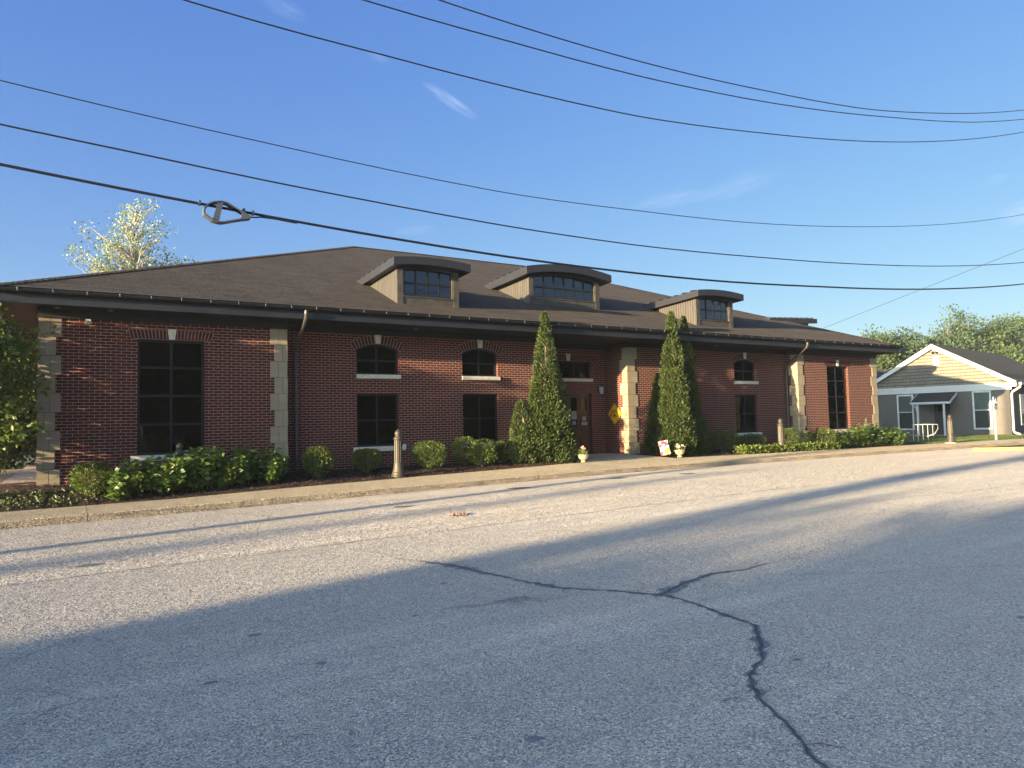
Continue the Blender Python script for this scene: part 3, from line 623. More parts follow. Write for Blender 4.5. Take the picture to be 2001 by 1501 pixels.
def window(x0, x1, z0, z1, Y, rise, cols, rows, sill, key, parent=lib, name='window', glass='glass', fw_=0.055, mw=0.05, inset_=0.10, P=None, sep=None):
    """frame with bars; panes, sill, keystone and brick arch are its sub-parts"""
    P = P or frontP(Y)
    Pi = lambda u, v, d: P(u, v, inset_ + d)
    holes = []; cwid = (x1 - x0 - 2 * fw_ - (cols - 1) * mw) / cols
    zs = [z0 + fw_] + (sep or [z0 + (z1 + rise * 0.6 - z0) * r / rows for r in range(1, rows)]) + [None]
    for c in range(cols):
        a = x0 + fw_ + c * (cwid + mw); e = a + cwid
        for r in range(rows):
            lo = zs[r] + (mw / 2 if r else 0)
            if r < rows - 1: holes.append([(a, lo), (e, lo), (e, zs[r + 1] - mw / 2), (a, zs[r + 1] - mw / 2)])
            else:
                top = [(a + (e - a) * k / 5, archz(a + (e - a) * k / 5, x0, x1, z1, rise) - fw_) for k in range(5, -1, -1)]
                holes.append([(a, lo), (e, lo)] + top)
    b = MB(); b.panel(Pi, shape(x0, x1, z0, z1, rise), holes, 0.045, back=True, rev_outer=True)
    wo_ = b.build(name, M['bronze'], parent)
    g = MB()
    for hl in holes:
        tu, tv = random.gauss(0, 0.004), random.gauss(0, 0.005); mu, mv = hl[0]
        g.panel(lambda u, v, d: P(u, v, inset_ + 0.024 + (u - mu) * tu + (v - mv) * tv), hl)
    g.build('glass_pane', M[glass], wo_)
    if sill:
        s0, s1, h, pr_ = sill
        b = MB(); b.box(s0, s1, Y - pr_, Y + inset_ + 0.03, z0 - h, z0 - 0.004); b.build('sill', M['sill'], wo_)
    if key:
        kh, ext = key
        b = MB(); n = max(8, int((x1 - x0 + 2 * ext) / 0.072)); c = (x0 + x1) / 2
        cc = x1 - x0; r_ = max(rise, 0.0)
        def ap(t, up):   # t in -1..1 along the arch, up above the opening
            x = c + t * (cc / 2); 
            if rise > 1e-3:
                Rr = (cc * cc / 4 + rise * rise) / (2 * rise); am = math.asin(cc / 2 / Rr); a = t * am
                return (c + (Rr + up) * math.sin(a), z1 + rise - Rr + (Rr + up) * math.cos(a))
            return (c + t * (cc / 2) * (1 + up * 0.35), z1 + up)
        ex = 1 + (0.10 if rise > 1e-3 else 2 * ext / cc)
        ring = [ap(-ex + 2 * ex * k / 24, 0.0) for k in range(25)] + [ap(ex - 2 * ex * k / 24, kh) for k in range(25)]
        b.panel(lambda u, v, d: (u, Y - 0.004 + d, v), ring, (), 0.0, mi=0)
        for k in range(n):
            t0 = -ex + 2 * ex * (k + 0.09) / n; t1 = -ex + 2 * ex * (k + 0.91) / n
            q = [ap(t0, 0.006), ap(t1, 0.006), ap(t1, kh - 0.006), ap(t0, kh - 0.006)]
            f = [(u, Y - 0.009, v) for u, v in q]; bk = [(u, Y - 0.003, v) for u, v in q]
            b.face(f, None, 1)
            for i in range(4): b.face([f[i], bk[i], bk[(i + 1) % 4], f[(i + 1) % 4]], None, 1)
        b.build('brick_arch', [M['mortar'], M['soldier']], wo_)
        b = MB(); zt = z1 + rise
        q = [(c - 0.062, zt + 0.004), (c + 0.062, zt + 0.004), (c + 0.092, zt + kh + 0.02), (c - 0.092, zt + kh + 0.02)]
        b.panel(lambda u, v, d: (u, Y - 0.035 + d, v), q, (), 0.034, rev_outer=True)
        b.build('keystone', M['sill'], wo_)
    return wo_

ZB, ZT = -1.45, 2.70
WS = 0.61
mw_x = [7.155, 10.375, 18.62, 21.985]
def wallpanel(name, x0, x1, Y, holes):
    b = MB(); b.panel(frontP(Y), [(x0, ZB), (x1, ZB), (x1, ZT), (x0, ZT)], holes, 0.16); return b.build(name, M['brick'], lib)
def hole_up(c): return shape(c - WS, c + WS, 1.44, 2.13, 0.155)
def hole_lo(c): return shape(c - WS, c + WS, -0.53, 0.905, 0.0)[:2] + [(c + WS, 0.905), (c - WS, 0.905)]
wallpanel('brick_wall', 4.56, 12.9, 18.7, [f(c) for c in mw_x[:2] for f in (hole_up, hole_lo)])
wallpanel('brick_wall', 16.09, 24.43, 18.7, [f(c) for c in mw_x[2:] for f in (hole_up, hole_lo)])
LW, RW = (1.24, 2.65), (26.3, 27.71)
wallpanel('brick_wall', -0.63, 4.56, 18.2, [[(LW[0], -0.52), (LW[1], -0.52), (LW[1], 2.12), (LW[0], 2.12)]])
wallpanel('brick_wall', 24.43, 29.72, 18.2, [[(RW[0], -0.52), (RW[1], -0.52), (RW[1], 2.09), (RW[0], 2.09)]])
DX0, DX1 = 13.52, 15.46
wallpanel('brick_wall', 12.9, 16.09, 19.9, [[(DX0, -1.10), (DX1, -1.10), (DX1, 1.0), (DX0, 1.0)], [(DX0, 1.52), (DX1, 1.52), (DX1, 2.12), (DX0, 2.12)]])
for X, y0, y1 in ((4.56, 18.2, 18.7), (24.43, 18.2, 18.7), (12.9, 18.7, 19.9), (16.09, 18.7, 19.9), (-0.63, 18.2, 39.5), (29.72, 18.2, 39.5)):
    b = MB(); b.face([(X, y0, ZB), (X, y1, ZB), (X, y1, ZT), (X, y0, ZT)]); b.build('return_wall', M['brick'], lib)
b = MB(); b.face([(-0.63, 39.5, ZB), (29.72, 39.5, ZB), (29.72, 39.5, ZT), (-0.63, 39.5, ZT)])
b.build('rear_wall', M['brick'], lib)
b = MB(); b.box(-0.5, 29.6, 22.6, 22.7, ZB, ZT); b.box(-0.5, 29.6, 20.0, 22.6, -1.3, -1.12); b.build('interior_partition', M['interior'], lib)
for c in mw_x:
    window(c - WS, c + WS, 1.44, 2.13, 18.7, 0.155, 2, 2, (c - WS - 0.01, c + WS + 0.04, 0.115, 0.075), (0.235, 0))
    lo = window(c - WS, c + WS, -0.53, 0.905, 18.7, 0.0, 2, 2, (c - WS - 0.11, c + WS + 0.13, 0.13, 0.075), None, glass='glass2' if c > 21 else 'glass')
    if c > 21:
        b = MB(); rings = []
        for k in range(9):
            z = -0.38 + 1.2 * k / 8; rings.append([(c - 0.50 + 0.03 * math.sin(k) + t * 0.042, 18.86 + 0.02 * math.sin(t * 2.1 + k * .4), z) for t in range(8)])
        b.strip(rings, closed=False); b.build('drape', M['drape'], lo, smooth=True)
window(LW[0], LW[1], -0.52, 2.12, 18.2, 0.0, 2, 4, (LW[0] - 0.13, LW[1] + 0.13, 0.13, 0.06), (0.225, 0.13), sep=[0.17, 0.83, 1.48])
window(RW[0], RW[1], -0.52, 2.09, 18.2, 0.0, 2, 4, (RW[0] - 0.13, RW[1] + 0.13, 0.13, 0.06), (0.225, 0.13), sep=[0.17, 0.83, 1.48])
window(DX0, DX1, 1.52, 2.12, 19.9, 0.0, 3, 1, (DX0 - 0.05, DX1 + 0.05, 0.11, 0.06), (0.225, 0.1), name='transom_window')
# entrance doors
xm = (DX0 + DX1) / 2
for s in (0, 1):
    a, e = (DX0, xm - 0.004) if s == 0 else (xm + 0.004, DX1)
    cols = [(a + 0.14, a + 0.40), (a + 0.53, e - 0.14)]
    holes = [[(p, q), (p2, q), (p2, q2), (p, q2)] for p, p2 in cols for q, q2 in ((-0.12, 0.32), (0.40, 0.86))]
    b = MB(); b.panel(lambda u, v, d: (u, 20.0 + d, v), [(a, -1.09), (e, -1.09), (e, 0.99), (a, 0.99)], holes, 0.05, back=True, rev_outer=True)
    for p, p2 in cols: b.box(p, p2, 19.985, 19.999, -0.95, -0.27)
    dr = b.build('door', M['wood'], lib)
    g = MB(); g.face([(a + 0.1, 20.025, -0.15), (e - 0.1, 20.025, -0.15), (e - 0.1, 20.025, 0.9), (a + 0.1, 20.025, 0.9)]); g.build('glass_pane', M['glass'], dr)
    b = MB(); hx = e - 0.06 if s == 0 else a + 0.06
    b.tube([(hx, 19.99, -0.12), (hx, 19.93, -0.10), (hx, 19.93, 0.18), (hx, 19.99, 0.20)], 0.012, 8); b.build('handle', M['hanger'], dr)
    if s == 1:
        for (x0, x1, z0, z1) in ((a + 0.16, a + 0.37, 0.10, 0.40), (a + 0.57, a + 0.82, -0.10, 0.02), (a + 0.18, a + 0.33, -0.08, 0.06), (a + 0.6, a + 0.78, 0.06, 0.20)):
            b = MB(); b.box(x0, x1, 19.99, 19.996, z0, z1); b.build('notice', M['paper'], dr)
# quoins: split stone blocks, six brick courses each
def quoin(X, sx, Y, wide, narrow, z0, z1, start_wide, dw, dn):
    b = MB(); k = 0; z = z1
    while z > z0:
        wd = (k % 2 == 0) == start_wide
        w_, d_ = (wide, dn) if wd else (narrow, dw)
        sp = w_ - 0.203; pr_ = 0.014 if wd else 0.022; zl = max(z - 0.4064, z0)
        cuts = [(-pr_, sp - 0.004), (sp + 0.006, w_)] if sp > 0.15 else [(-pr_, 0.10), (0.109, w_)]
        for a, e in cuts:
            for h0, h1 in ((zl + 0.006, (zl + z) / 2 - 0.0015), ((zl + z) / 2 + 0.0015, z - 0.006)):
                x0, x1 = (X + a, X + e) if sx > 0 else (X - e, X - a)
                b.box(x0, x1, Y - pr_, Y + d_, h0, h1)
        z -= 0.4064; k += 1
    b.box(min(X + sx * 0.001, X + sx * narrow * 0.97), max(X + sx * 0.001, X + sx * narrow * 0.97), Y - 0.001, Y + min(dw, dn) * 0.95, z0, z1, 1)
    return b.build('quoin', [M['stone'], M['joint']], lib)
quoin(-0.63, 1, 18.2, 0.405, 0.305, -1.25, 2.50, True, 0.405, 0.305)
quoin(4.56, -1, 18.2, 0.405, 0.305, -1.25, 2.50, True, 0.405, 0.305)
quoin(16.09, 1, 18.7, 0.44, 0.33, -1.14, 2.53, True, 0.36, 0.25)
quoin(12.9, -1, 18.7, 0.44, 0.33, -1.14, 2.53, True, 0.36, 0.25)
quoin(24.43, 1, 18.2, 0.405, 0.305, -1.25, 2.50, True, 0.405, 0.305)
quoin(29.72, -1, 18.2, 0.405, 0.305, -1.25, 2.50, True, 0.405, 0.305)
# frieze boards, soffit, fascia, roof, gutter
b = MB()
for x0, x1, Y in ((-0.66, 4.60, 18.2), (24.39, 29.75, 18.2), (4.60, 12.86, 18.7), (16.13, 24.39, 18.7), (12.9, 16.09, 19.9)):
    b.box(x0, x1, Y - 0.045, Y - 0.004 if Y < 18.5 else Y - 0.004, 2.50 if Y < 18.5 else 2.53, 2.695)
b.box(-0.665, -0.635, 18.165, 39.5, 2.50, 2.695); b.box(29.725, 29.755, 18.165, 39.5, 2.50, 2.695)
b.build('frieze_board', M['soffit'], lib)
L, Rr_, Fy, By, EZ, PT = -1.40, 30.30, 17.45, 40.25, 3.0, 0.4044
hd = (By - Fy) / 2; ry = Fy + hd; rz = EZ + PT * hd; rx0, rx1 = L + hd, Rr_ - hd
b = MB(); b.face([(L + 0.04, Fy + 0.05, 2.70), (Rr_ - 0.04, Fy + 0.05, 2.70), (Rr_ - 0.04, By - 0.05, 2.70), (L + 0.04, By - 0.05, 2.70)])
b.build('soffit', M['soffit'], lib)
sl_ = math.sqrt(1 + PT * PT)
b = MB()
b.face([(L, Fy, EZ), (Rr_, Fy, EZ), (rx1, ry, rz), (rx0, ry, rz)], [(L, 0), (Rr_, 0), (rx1, hd * sl_), (rx0, hd * sl_)])
b.face([(Rr_, By, EZ), (L, By, EZ), (rx0, ry, rz), (rx1, ry, rz)], [(Rr_, 0), (L, 0), (rx0, hd * sl_), (rx1, hd * sl_)])
b.face([(L, By, EZ), (L, Fy, EZ), (rx0, ry, rz)], [(By, 0), (Fy, 0), (ry, hd * sl_)])
b.face([(Rr_, Fy, EZ), (Rr_, By, EZ), (rx1, ry, rz)], [(Fy, 0), (By, 0), (ry, hd * sl_)])
roof = b.build('roof', M['shingle'], lib)
b = MB()
for a, c in (((L, Fy, EZ), (rx0, ry, rz)), ((Rr_, Fy, EZ), (rx1, ry, rz)), ((rx0, ry, rz), (rx1, ry, rz)), ((L, By, EZ), (rx0, ry, rz)), ((Rr_, By, EZ), (rx1, ry, rz))):
    a, c = Vector(a), Vector(c); dd = (c - a); n = int(dd.length / 0.15); dd /= n; side = Vector((-dd.y, dd.x, 0)).normalized() * 0.14
    for k in range(n):
        p, q = a + dd * k, a + dd * (k + 1.15); up = Vector((0, 0, 0.018)); up2 = Vector((0, 0, 0.030)); dn_ = Vector((0, 0, -0.045))
        b.face([p + side + dn_ + up2, p + up2, q + up, q + side + dn_ + up]); b.face([p + up2, p - side + dn_ + up2, q - side + dn_ + up, q + up])
        b.face([p + side + dn_ + up2, p - side + dn_ + up2, p + up2])
b.build('hip_cap', M['shingle'], roof)
b = MB()
b.box(L, Rr_, Fy + 0.02, Fy + 0.05, 2.68, 2.985); b.box(L, L + 0.03, Fy + 0.05, By, 2.68, 2.985); b.box(Rr_ - 0.03, Rr_, Fy + 0.05, By, 2.68, 2.985)
b.build('fascia', M['fascia'], roof)
# half round gutter with straps
def half(cx_, cz_, r, n=16): return [(cx_ - r * math.cos(PI * k / n), cz_ - r * math.sin(PI * k / n)) for k in range(n + 1)]
b = MB(); gy_, gz_ = Fy - 0.065, 2.955
prof = half(gy_, gz_, 0.082)
pts_ = [(p[0], p[1]) for p in prof] + [(p[0], p[1] + 0.004) for p in reversed(half(gy_, gz_, 0.076))]
b.strip([[(x, y, z) for y, z in pts_] for x in (L - 0.06, Rr_ + 0.06)], True, True)
b.tube([(L - 0.06, gy_ - 0.078, gz_ - 0.008), (Rr_ + 0.06, gy_ - 0.078, gz_ - 0.008)], 0.005, 8)
for X, s in ((L - 0.065, -1), (Rr_ + 0.065, 1)):
    pr2 = half(X, gz_, 0.082)
    b.strip([[(x, y, z) for x, z in pr2] for y in (Fy - 0.1, By)], False)
b.face([(L - 0.06, y, z) for y, z in prof]); b.face([(Rr_ + 0.06, y, z) for y, z in prof])
gut = b.build('gutter', M['bronze'], lib)
h0 = None
for k in range(52):
    X = -0.98 + 0.604 * k
    if X > Rr_ - 0.1: break
    if h0 is None:
        b = MB(); b.tube([(X, gy_ - 0.086, gz_ + 0.01), (X, gy_ - 0.093, gz_ - 0.02), (X + 0.006, gy_ - 0.075, gz_ - 0.055)], 0.0045, 6)
        h0 = b.build('gutter_strap', M['hanger'], gut); first = X
    else:
        c = h0.copy(); COL.objects.link(c); c.parent = gut; c.location = (X - first, 0, 0)
for xa, xb in ((4.83, 4.90), (24.02, 24.30)):
    b = MB(); b.tube([(xa, Fy - 0.06, 2.88), (xa, Fy - 0.06, 2.80), (xa + 0.01, Fy - 0.02, 2.70), (xb - 0.01, 18.5, 2.14), (xb, 18.60, 2.02), (xb, 18.62, 1.9), (xb, 18.62, -1.12)], 0.047, 12)
    for z in (1.75, 0.2): b.box(xb - 0.07, xb + 0.07, 18.64, 18.69, z, z + 0.03)
    b.build('downspout', M['downspout'], lib, smooth=False)
for X, Y in ((0.69, 18.0), (8.1, 18.25), (20.0, 18.25), (-0.3, 17.95)):
    b = MB(); b.lathe([(0.055, 0), (0.055, -0.012), (0.04, -0.016)], 14, (X, Y, 2.699)); b.build('soffit_light', M['hanger'], lib)
b = MB(); b.box(0.22, 0.32, 18.12, 18.19, 2.44, 2.50); b.lathe([(0.03, 0), (0.05, -0.06), (0.045, -0.075)], 12, (0.25, 18.12, 2.46)); b.lathe([(0.02, 0), (0.035, -0.05), (0.03, -0.06)], 12, (0.31, 18.12, 2.46))
b.build('floodlight', M['sill'], lib)
b = MB(); b.box(7.86, 7.94, 18.65, 18.695, -0.64, -0.50); b.build('outlet_box', M['outlet'], lib)
b = MB(); b.box(15.74, 15.86, 19.85, 19.895, 1.02, 1.26); b.lathe([(0.02, 0.22), (0.10, 0.17), (0.10, 0.15)], 6, (15.8, 19.76, 1.08)); b.lathe([(0.085, -0.11), (0.05, -0.14), (0.0, -0.19)], 6, (15.8, 19.76, 1.08))
lam = b.build('wall_lantern', M['downspout'], lib)
b = MB(); b.lathe([(0.07, -0.105), (0.085, 0.145)], 6, (15.8, 19.76, 1.08)); b.build('lantern_glass', M['lampglass'], lam)

# dormers
def dormer(cxw, Yf, z0, w, hw, rise, cols, zw0, hwin, ov=0.36, so_=0.24, th=0.22, rot=None):
    if rot is None: T = lambda x, y, z: (cxw + x, Yf + y, z)
    else: T = lambda x, y, z: (rot[0] - y, rot[1] + x, z)       # front turned to face +X
    hx = w / 2; zt = z0 + hw
    back = hw / PT + 0.02
    b = MB()
    wx = hx - 0.20; zs0, zs1 = z0 + zw0, z0 + zw0 + hwin
    Pf = lambda u, v, d: T(u, d, v)
    b.panel(Pf, shape(-hx, hx, z0 - 0.08, zt, rise), [shape(-wx, wx, zs0, zs1, rise * 0.6)], 0.10, mi=1)
    for s in (-1, 1):
        q = [T(s * hx, 0, z0 - 0.08), T(s * hx, back + 0.2, z0 + PT * (back + 0.2) - 0.08), T(s * hx, back + 0.2, zt - 0.04), T(s * hx, 0, zt)]
        b.face(q, [(0, z0), (back + 0.2, z0), (back + 0.2, zt), (0, zt)], 0)
        x0, x1 = (hx - 0.165, hx + 0.012) if s > 0 else (-hx - 0.012, -hx + 0.165)
        c = [T(x, y, z) for z in (z0 - 0.06, zt + 0.01) for y in (-0.018, 0.02) for x in (x0, x1)]
        for qd in ((0, 2, 3, 1), (4, 5, 7, 6), (0, 1, 5, 4), (2, 6, 7, 3), (0, 4, 6, 2), (1, 3, 7, 5)): b.face([c[k] for k in qd], None, 1)
    c = [T(x, y, z) for z in (zs0 - 0.035, zs0 - 0.004) for y in (-0.03, 0.05) for x in (-wx - 0.02, wx + 0.02)]
    for qd in ((0, 2, 3, 1), (4, 5, 7, 6), (0, 1, 5, 4), (2, 6, 7, 3), (0, 4, 6, 2), (1, 3, 7, 5)): b.face([c[k] for k in qd], None, 1)
    dm = b.build('dormer', [M['cladding'], M['dormerpanel']], lib)
    # curved roof slab
    ex = hx + so_; Ld = hw / PT + 0.9; drop = 0.05
    lo = list(reversed(arc(-ex, ex, zt - 0.03, rise * 1.1, 20))); up = [(x, z + th) for x, z in lo]
    sec = lo + list(reversed(up))
    b = MB(); b.strip([[T(x, y, z - drop * max(0, y)) for x, z in sec] for y in (-ov, Ld)], True, True)
    nr = 8
    for k in range(nr):
        y = -ov + 0.30 + k * (Ld + ov - 0.3) / nr
        b.strip([[T(x, yy, z + h - drop * max(0, yy)) for yy, h in ((y, -0.01), (y, 0.035), (y + 0.10, 0.030), (y + 0.10, -0.01))] for x, z in up], True, True)
    b.build('dormer_roof', M['dormerroof'], dm)
    PW = lambda u, v, d: T(u, d, v)
    window(-wx, wx, zs0, zs1, 0, rise * 0.6, cols, 2, None, None, parent=dm, name='dormer_window', glass='glass3', fw_=0.04, mw=0.055, inset_=0.05, P=PW, sep=[zs0 + hwin * 0.50])
dormer(8.62, 18.48, 3.43, 1.90, 1.02, 0.075, 4, 0.23, 0.74)
dormer(20.20, 18.48, 3.43, 1.90, 1.02, 0.075, 4, 0.23, 0.74)
dormer(14.40, 19.84, 3.97, 2.95, 0.97, 0.17, 6, 0.27, 0.70, so_=0.30, th=0.25)
dormer(0, 0, 3.53, 1.90, 0.82, 0.075, 4, 0.20, 0.5, rot=(28.95, 21.85))

# diamond sign on the entrance return, blackletter words on a yellow board
sg = empty('diamond_sign', (16.05, 19.40, 0.27), 'yellow diamond shaped warning style sign with black lettering on the brick beside the entrance doors', 'sign')
b = MB(); X = 16.062
def diam(r, n=4):
    q = []
    for k in range(4):
        a = k * PI / 2; c = Vector((math.cos(a), math.sin(a))) * r; a2 = (k + 1) * PI / 2; e = Vector((math.cos(a2), math.sin(a2))) * r
        q += [tuple(c.lerp(e, 0.06)), tuple(c.lerp(e, 0.94))]
    return q
Ps = lambda u, v, d: (X + d, 19.40 - u, 0.27 + v)
b.panel(Ps, diam(0.385), (), 0.012, back=True, rev_outer=True); b.build('sign_board', M['signyellow'], sg)
b = MB(); b.panel(lambda u, v, d: (X - 0.002 + d, 19.40 - u, 0.27 + v), diam(0.365), [diam(0.348)], 0.002)
b.build('sign_border', M['black'], sg)
def text(name, s, size, mt, parent, M4):
    cu = bpy.data.curves.new(name, 'FONT'); cu.body = s; cu.size = size; cu.align_x = 'CENTER'; cu.align_y = 'CENTER'; cu.extrude = 0.001; cu.offset = size * 0.012
    t = bpy.data.objects.new('tmp', cu); COL.objects.link(t)
    bpy.context.view_layer.update()
    me = bpy.data.meshes.new_from_object(t.evaluated_get(bpy.context.evaluated_depsgraph_get())); bpy.data.objects.remove(t)
    me.name = name; me.materials.clear(); me.materials.append(mt)
    off = Vector((0, 0, 0)); q = parent
    while q is not None: off += Vector(q.location); q = q.parent
    me.transform(Matrix.Translation(-off) @ M4)
    o = bpy.data.objects.new(name, me); COL.objects.link(o); o.parent = parent; return o
RS = Matrix(((0, 0, -1, X - 0.003), (-1, 0, 0, 19.40), (0, 1, 0, 0.27), (0, 0, 0, 1)))
text('lettering', 'SAFE', 0.165, M['black'], sg, RS @ Matrix.Translation((0, 0.085, 0)))
text('lettering', 'PL', 0.165, M['black'], sg, RS @ Matrix.Translation((-0.155, -0.065, 0)))
text('lettering', 'CE', 0.165, M['black'], sg, RS @ Matrix.Translation((0.155, -0.065, 0)))
b = MB()   # the house shaped figure standing for the letter A
b.panel(lambda u, v, d: (X - 0.003 + d, 19.40 - u, 0.27 + v), [(-0.048, -0.125), (-0.02, -0.125), (-0.02, -0.085), (0.02, -0.085), (0.02, -0.125), (0.048, -0.125), (0.048, -0.055), (0.062, -0.055), (0.0, 0.015), (-0.062, -0.055), (-0.048, -0.055)], (), 0.002)
b.build('house_symbol', M['black'], sg)

# ------------------------------------------------------------------ bollards
def make_bollard(loc, label):
    r = empty('bollard', loc, label, 'bollard', 'fluted bronze bollards along the pavement')
    b = LB(); b.lathe([(0.235, -0.08), (0.235, 0.005), (0.215, 0.012)], 24); b.build('concrete_footing', M['sill'], r)
    b = LB(); b.lathe([(0.185, 0.02), (0.185, 0.07), (0.165, 0.09), (0.165, 0.13), (0.150, 0.16), (0.128, 0.26), (0.115, 0.34), (0.122, 0.345), (0.122, 0.375), (0.108, 0.385)], 28)
    b.build('base', M['bollard'], r, smooth=False)
    b = LB(); b.lathe([(0.104, 0.38), (0.102, 0.42), (0.096, 0.93), (0.098, 0.96)], 64, mod=lambda rr, z, a: rr * (1 - 0.13 * max(0.0, math.cos(a * 12)) ** 0.6 * (1 if 0.41 < z < 0.94 else 0)))
    b.build('fluted_shaft', M['bollard'], r)
    b = LB(); b.lathe([(0.100, 0.955), (0.118, 0.965), (0.120, 0.99), (0.100, 1.01), (0.080, 1.035), (0.074, 1.05)] + [(0.088 * math.sin(a), 1.11 - 0.088 * math.cos(a)) for a in np.linspace(0.95, 2.95, 9)] + [(0.018, 1.20), (0.014, 1.215), (0.001, 1.22)], 24)
    b.build('ball_finial', M['bollard'], r, smooth=True)
    return r
bol = make_bollard((6.93, 16.78, zb(6.93) - 0.02), 'bronze fluted bollard between two boxwoods in front of the first lower window')
for x, y, z, lb in ((2.04, 17.55, -1.46, 'bronze fluted bollard rising behind leafy plants before the tall left window'), (21.55, 16.85, -1.22, 'bronze fluted bollard standing among low lime green plants near the right downspout'),
                 (28.05, 17.7, -1.27, 'bronze fluted bollard half hidden behind the shrubs at the right brick corner'), (31.9, 16.35, -1.22, 'bronze fluted bollard on the grass edge in front of the grey house')):
    c = copy_tree(bol); c.location = (x, y, z); c['label'] = lb

# ------------------------------------------------------------------ shrubs and evergreens
def nz(p, s, o=0.0): return noise.noise((p[0] * s + o, p[1] * s - o, p[2] * s + o * 0.7))
def blob_points(n, c, rx, ry, rz, shell=0.75, flat=0.0, lump=0.16, ls=4.0, seed=0.0):
    """points in a lumpy ellipsoid's outer shell with outward directions"""
    d = rnd_dirs(n); P = []; Dn = []
    for q in d:
        r = (shell + (1 - shell) * random.random() ** 0.6) * (1 + lump * nz(q, ls * 0.6, seed) * 1.6)
        z = q[2] * rz * r
        if flat and z > rz * flat: z = rz * flat + (z - rz * flat) * 0.35
        P.append((c[0] + q[0] * rx * r, c[1] + q[1] * ry * r, c[2] + z)); Dn.append(q)
    return np.array(P), np.array(Dn)
def boxwood(x, y, w, h, label, mt='box', n=2300, lift=0.04, nm='round_boxwood', size=0.05, flat=0.72, depth=None):
    g = mulchz(x, y) if x < 31 else -1.2
    r = empty(nm, (x, y, g), label, 'shrub', 'clipped shrubs in the mulch bed')
    rx = w / 2; rz = h / 2; ry = (depth or w) / 2
    P, D = blob_points(n, (0, 0, rz + lift), rx, ry, rz, 0.72, flat, 0.14, 5, x)
    P2, D2 = blob_points(n // 4, (0, 0, rz + lift), rx * 0.7, ry * 0.7, rz * 0.72, 0.5, 0, 0.1, 5, x)
    P = np.concatenate([P, P2]); D = np.concatenate([D, D2])
    D = D * 0.8 + rnd_dirs(len(P)) * 0.7 + np.array([0, 0, 0.35])
    leaves('foliage', M[mt], r, P, D, size, 0.55, 0.3)
    b = LB()
    for k in range(7):
        a = k * 0.9 + x; b.tube([(0.03 * math.cos(a), 0.03 * math.sin(a), -0.05), (rx * 0.25 * math.cos(a), ry * 0.25 * math.sin(a), rz * 0.6), (rx * 0.6 * math.cos(a), ry * 0.6 * math.sin(a), rz * 1.2)], [0.014, 0.010, 0.004], 5)
    b.build('stems', M['bark'], r)
    return r
boxwood(0.36, 17.2, 0.80, 0.68, 'yellow green round shrub at the left end of the leafy plants', n=2600)
boxwood(5.08, 17.35, 0.74, 0.76, 'round clipped boxwood just right of the left downspout')
boxwood(6.42, 17.65, 0.74, 0.60, 'flat topped boxwood under the first lower window left of the bollard')
boxwood(8.13, 17.55, 0.92, 0.74, 'wide clipped boxwood between the two lower windows')
boxwood(9.42, 18.0, 0.74, 0.80, 'boxwood partly hidden at the left side of the second lower window')
boxwood(9.68, 17.35, 0.74, 0.76, 'front boxwood of the overlapping pair below the second lower window')
boxwood(10.55, 17.95, 0.62, 0.62, 'small shaded boxwood left of the large stepped evergreen')
boxwood(10.85, 17.5, 0.42, 0.62, 'thin variegated shrub with pale leaves beside the large stepped evergreen', 'vari', 700, nm='variegated_shrub', size=0.07)
boxwood(18.95, 17.9, 0.8, 0.70, 'dark round shrub tight against the right of the evergreen pair', n=1600)
boxwood(19.75, 17.9, 1.15, 0.72, 'wide dark shrub left of the curtained lower window', n=2300)
boxwood(21.35, 17.95, 0.95, 0.55, 'low shaded shrub under the curtained lower window', n=1600)
boxwood(23.0, 17.7, 0.85, 0.75, 'shrub with lit top between the bollard and the right downspout', n=1600)
boxwood(24.4, 17.1, 0.80, 0.80, 'bright round clipped shrub below the right stone pier', n=2000)
boxwood(23.75, 17.45, 0.55, 0.66, 'small green shrub squeezed between the pier and the round shrub', n=1000)

def leafy(x, y, w, d_, h, label, n=900, mt='hyd', size=0.135, nm='leafy_shrub', grp='broad leaved plants in the mulch bed'):
    g = mulchz(x, y); r = empty(nm, (x, y, g), label, 'shrub', grp)
    P, D = [], []; b = LB(); ns = int(n / 22)
    for k in range(ns):
        px, py = random.uniform(-w / 2, w / 2), random.uniform(-d_ / 2, d_ / 2)
        if (px / (w / 2)) ** 4 + (py / (d_ / 2)) ** 4 > 1.0: px *= 0.8; py *= 0.8
        edge = 1 - 0.45 * max(abs(px) / (w / 2), abs(py) / (d_ / 2)) ** 3
        hh = h * edge * random.uniform(0.65, 1.12); lx, ly = px * 0.18 + random.gauss(0, 0.06), py * 0.25 + random.gauss(0, 0.06)
        top = (px + lx, py + ly, hh)
        b.tube([(px * 0.85, py * 0.85, -0.02), (px + lx * 0.4, py + ly * 0.4, hh * 0.55), top], [0.007, 0.006, 0.003], 5)
        m = 22
        for i in range(m):
            t = 0.12 + 0.88 * (i + 0.5) / m; a = i * 2.4 + k
            P.append((px * (0.85 + 0.15 * t) + lx * t + 0.02 * math.cos(a), py * (0.85 + 0.15 * t) + ly * t + 0.02 * math.sin(a), hh * t))
            D.append((math.cos(a), math.sin(a), random.uniform(-0.35, 0.45)))
    leaves('foliage', M[mt], r, P, D, size, 0.68, 0.25)
    if ns > 8: b.build('stems', M['hyd'], r)
    else: b = LB(); b.tube([(0, 0, -0.02), (0.02, 0, h * 0.5), (0.03, 0.01, h * 0.9)], [0.008, 0.006, 0.003], 5); b.build('stem', M['hyd'], r)
    return r
leafy(1.32, 17.15, 1.3, 0.85, 0.72, 'broad leaved green plant clump left of the first bollard', 1450)
leafy(2.45, 17.2, 1.25, 0.9, 0.86, 'tallest broad leaved plant clump around the first bollard below the tall left window', 1600)
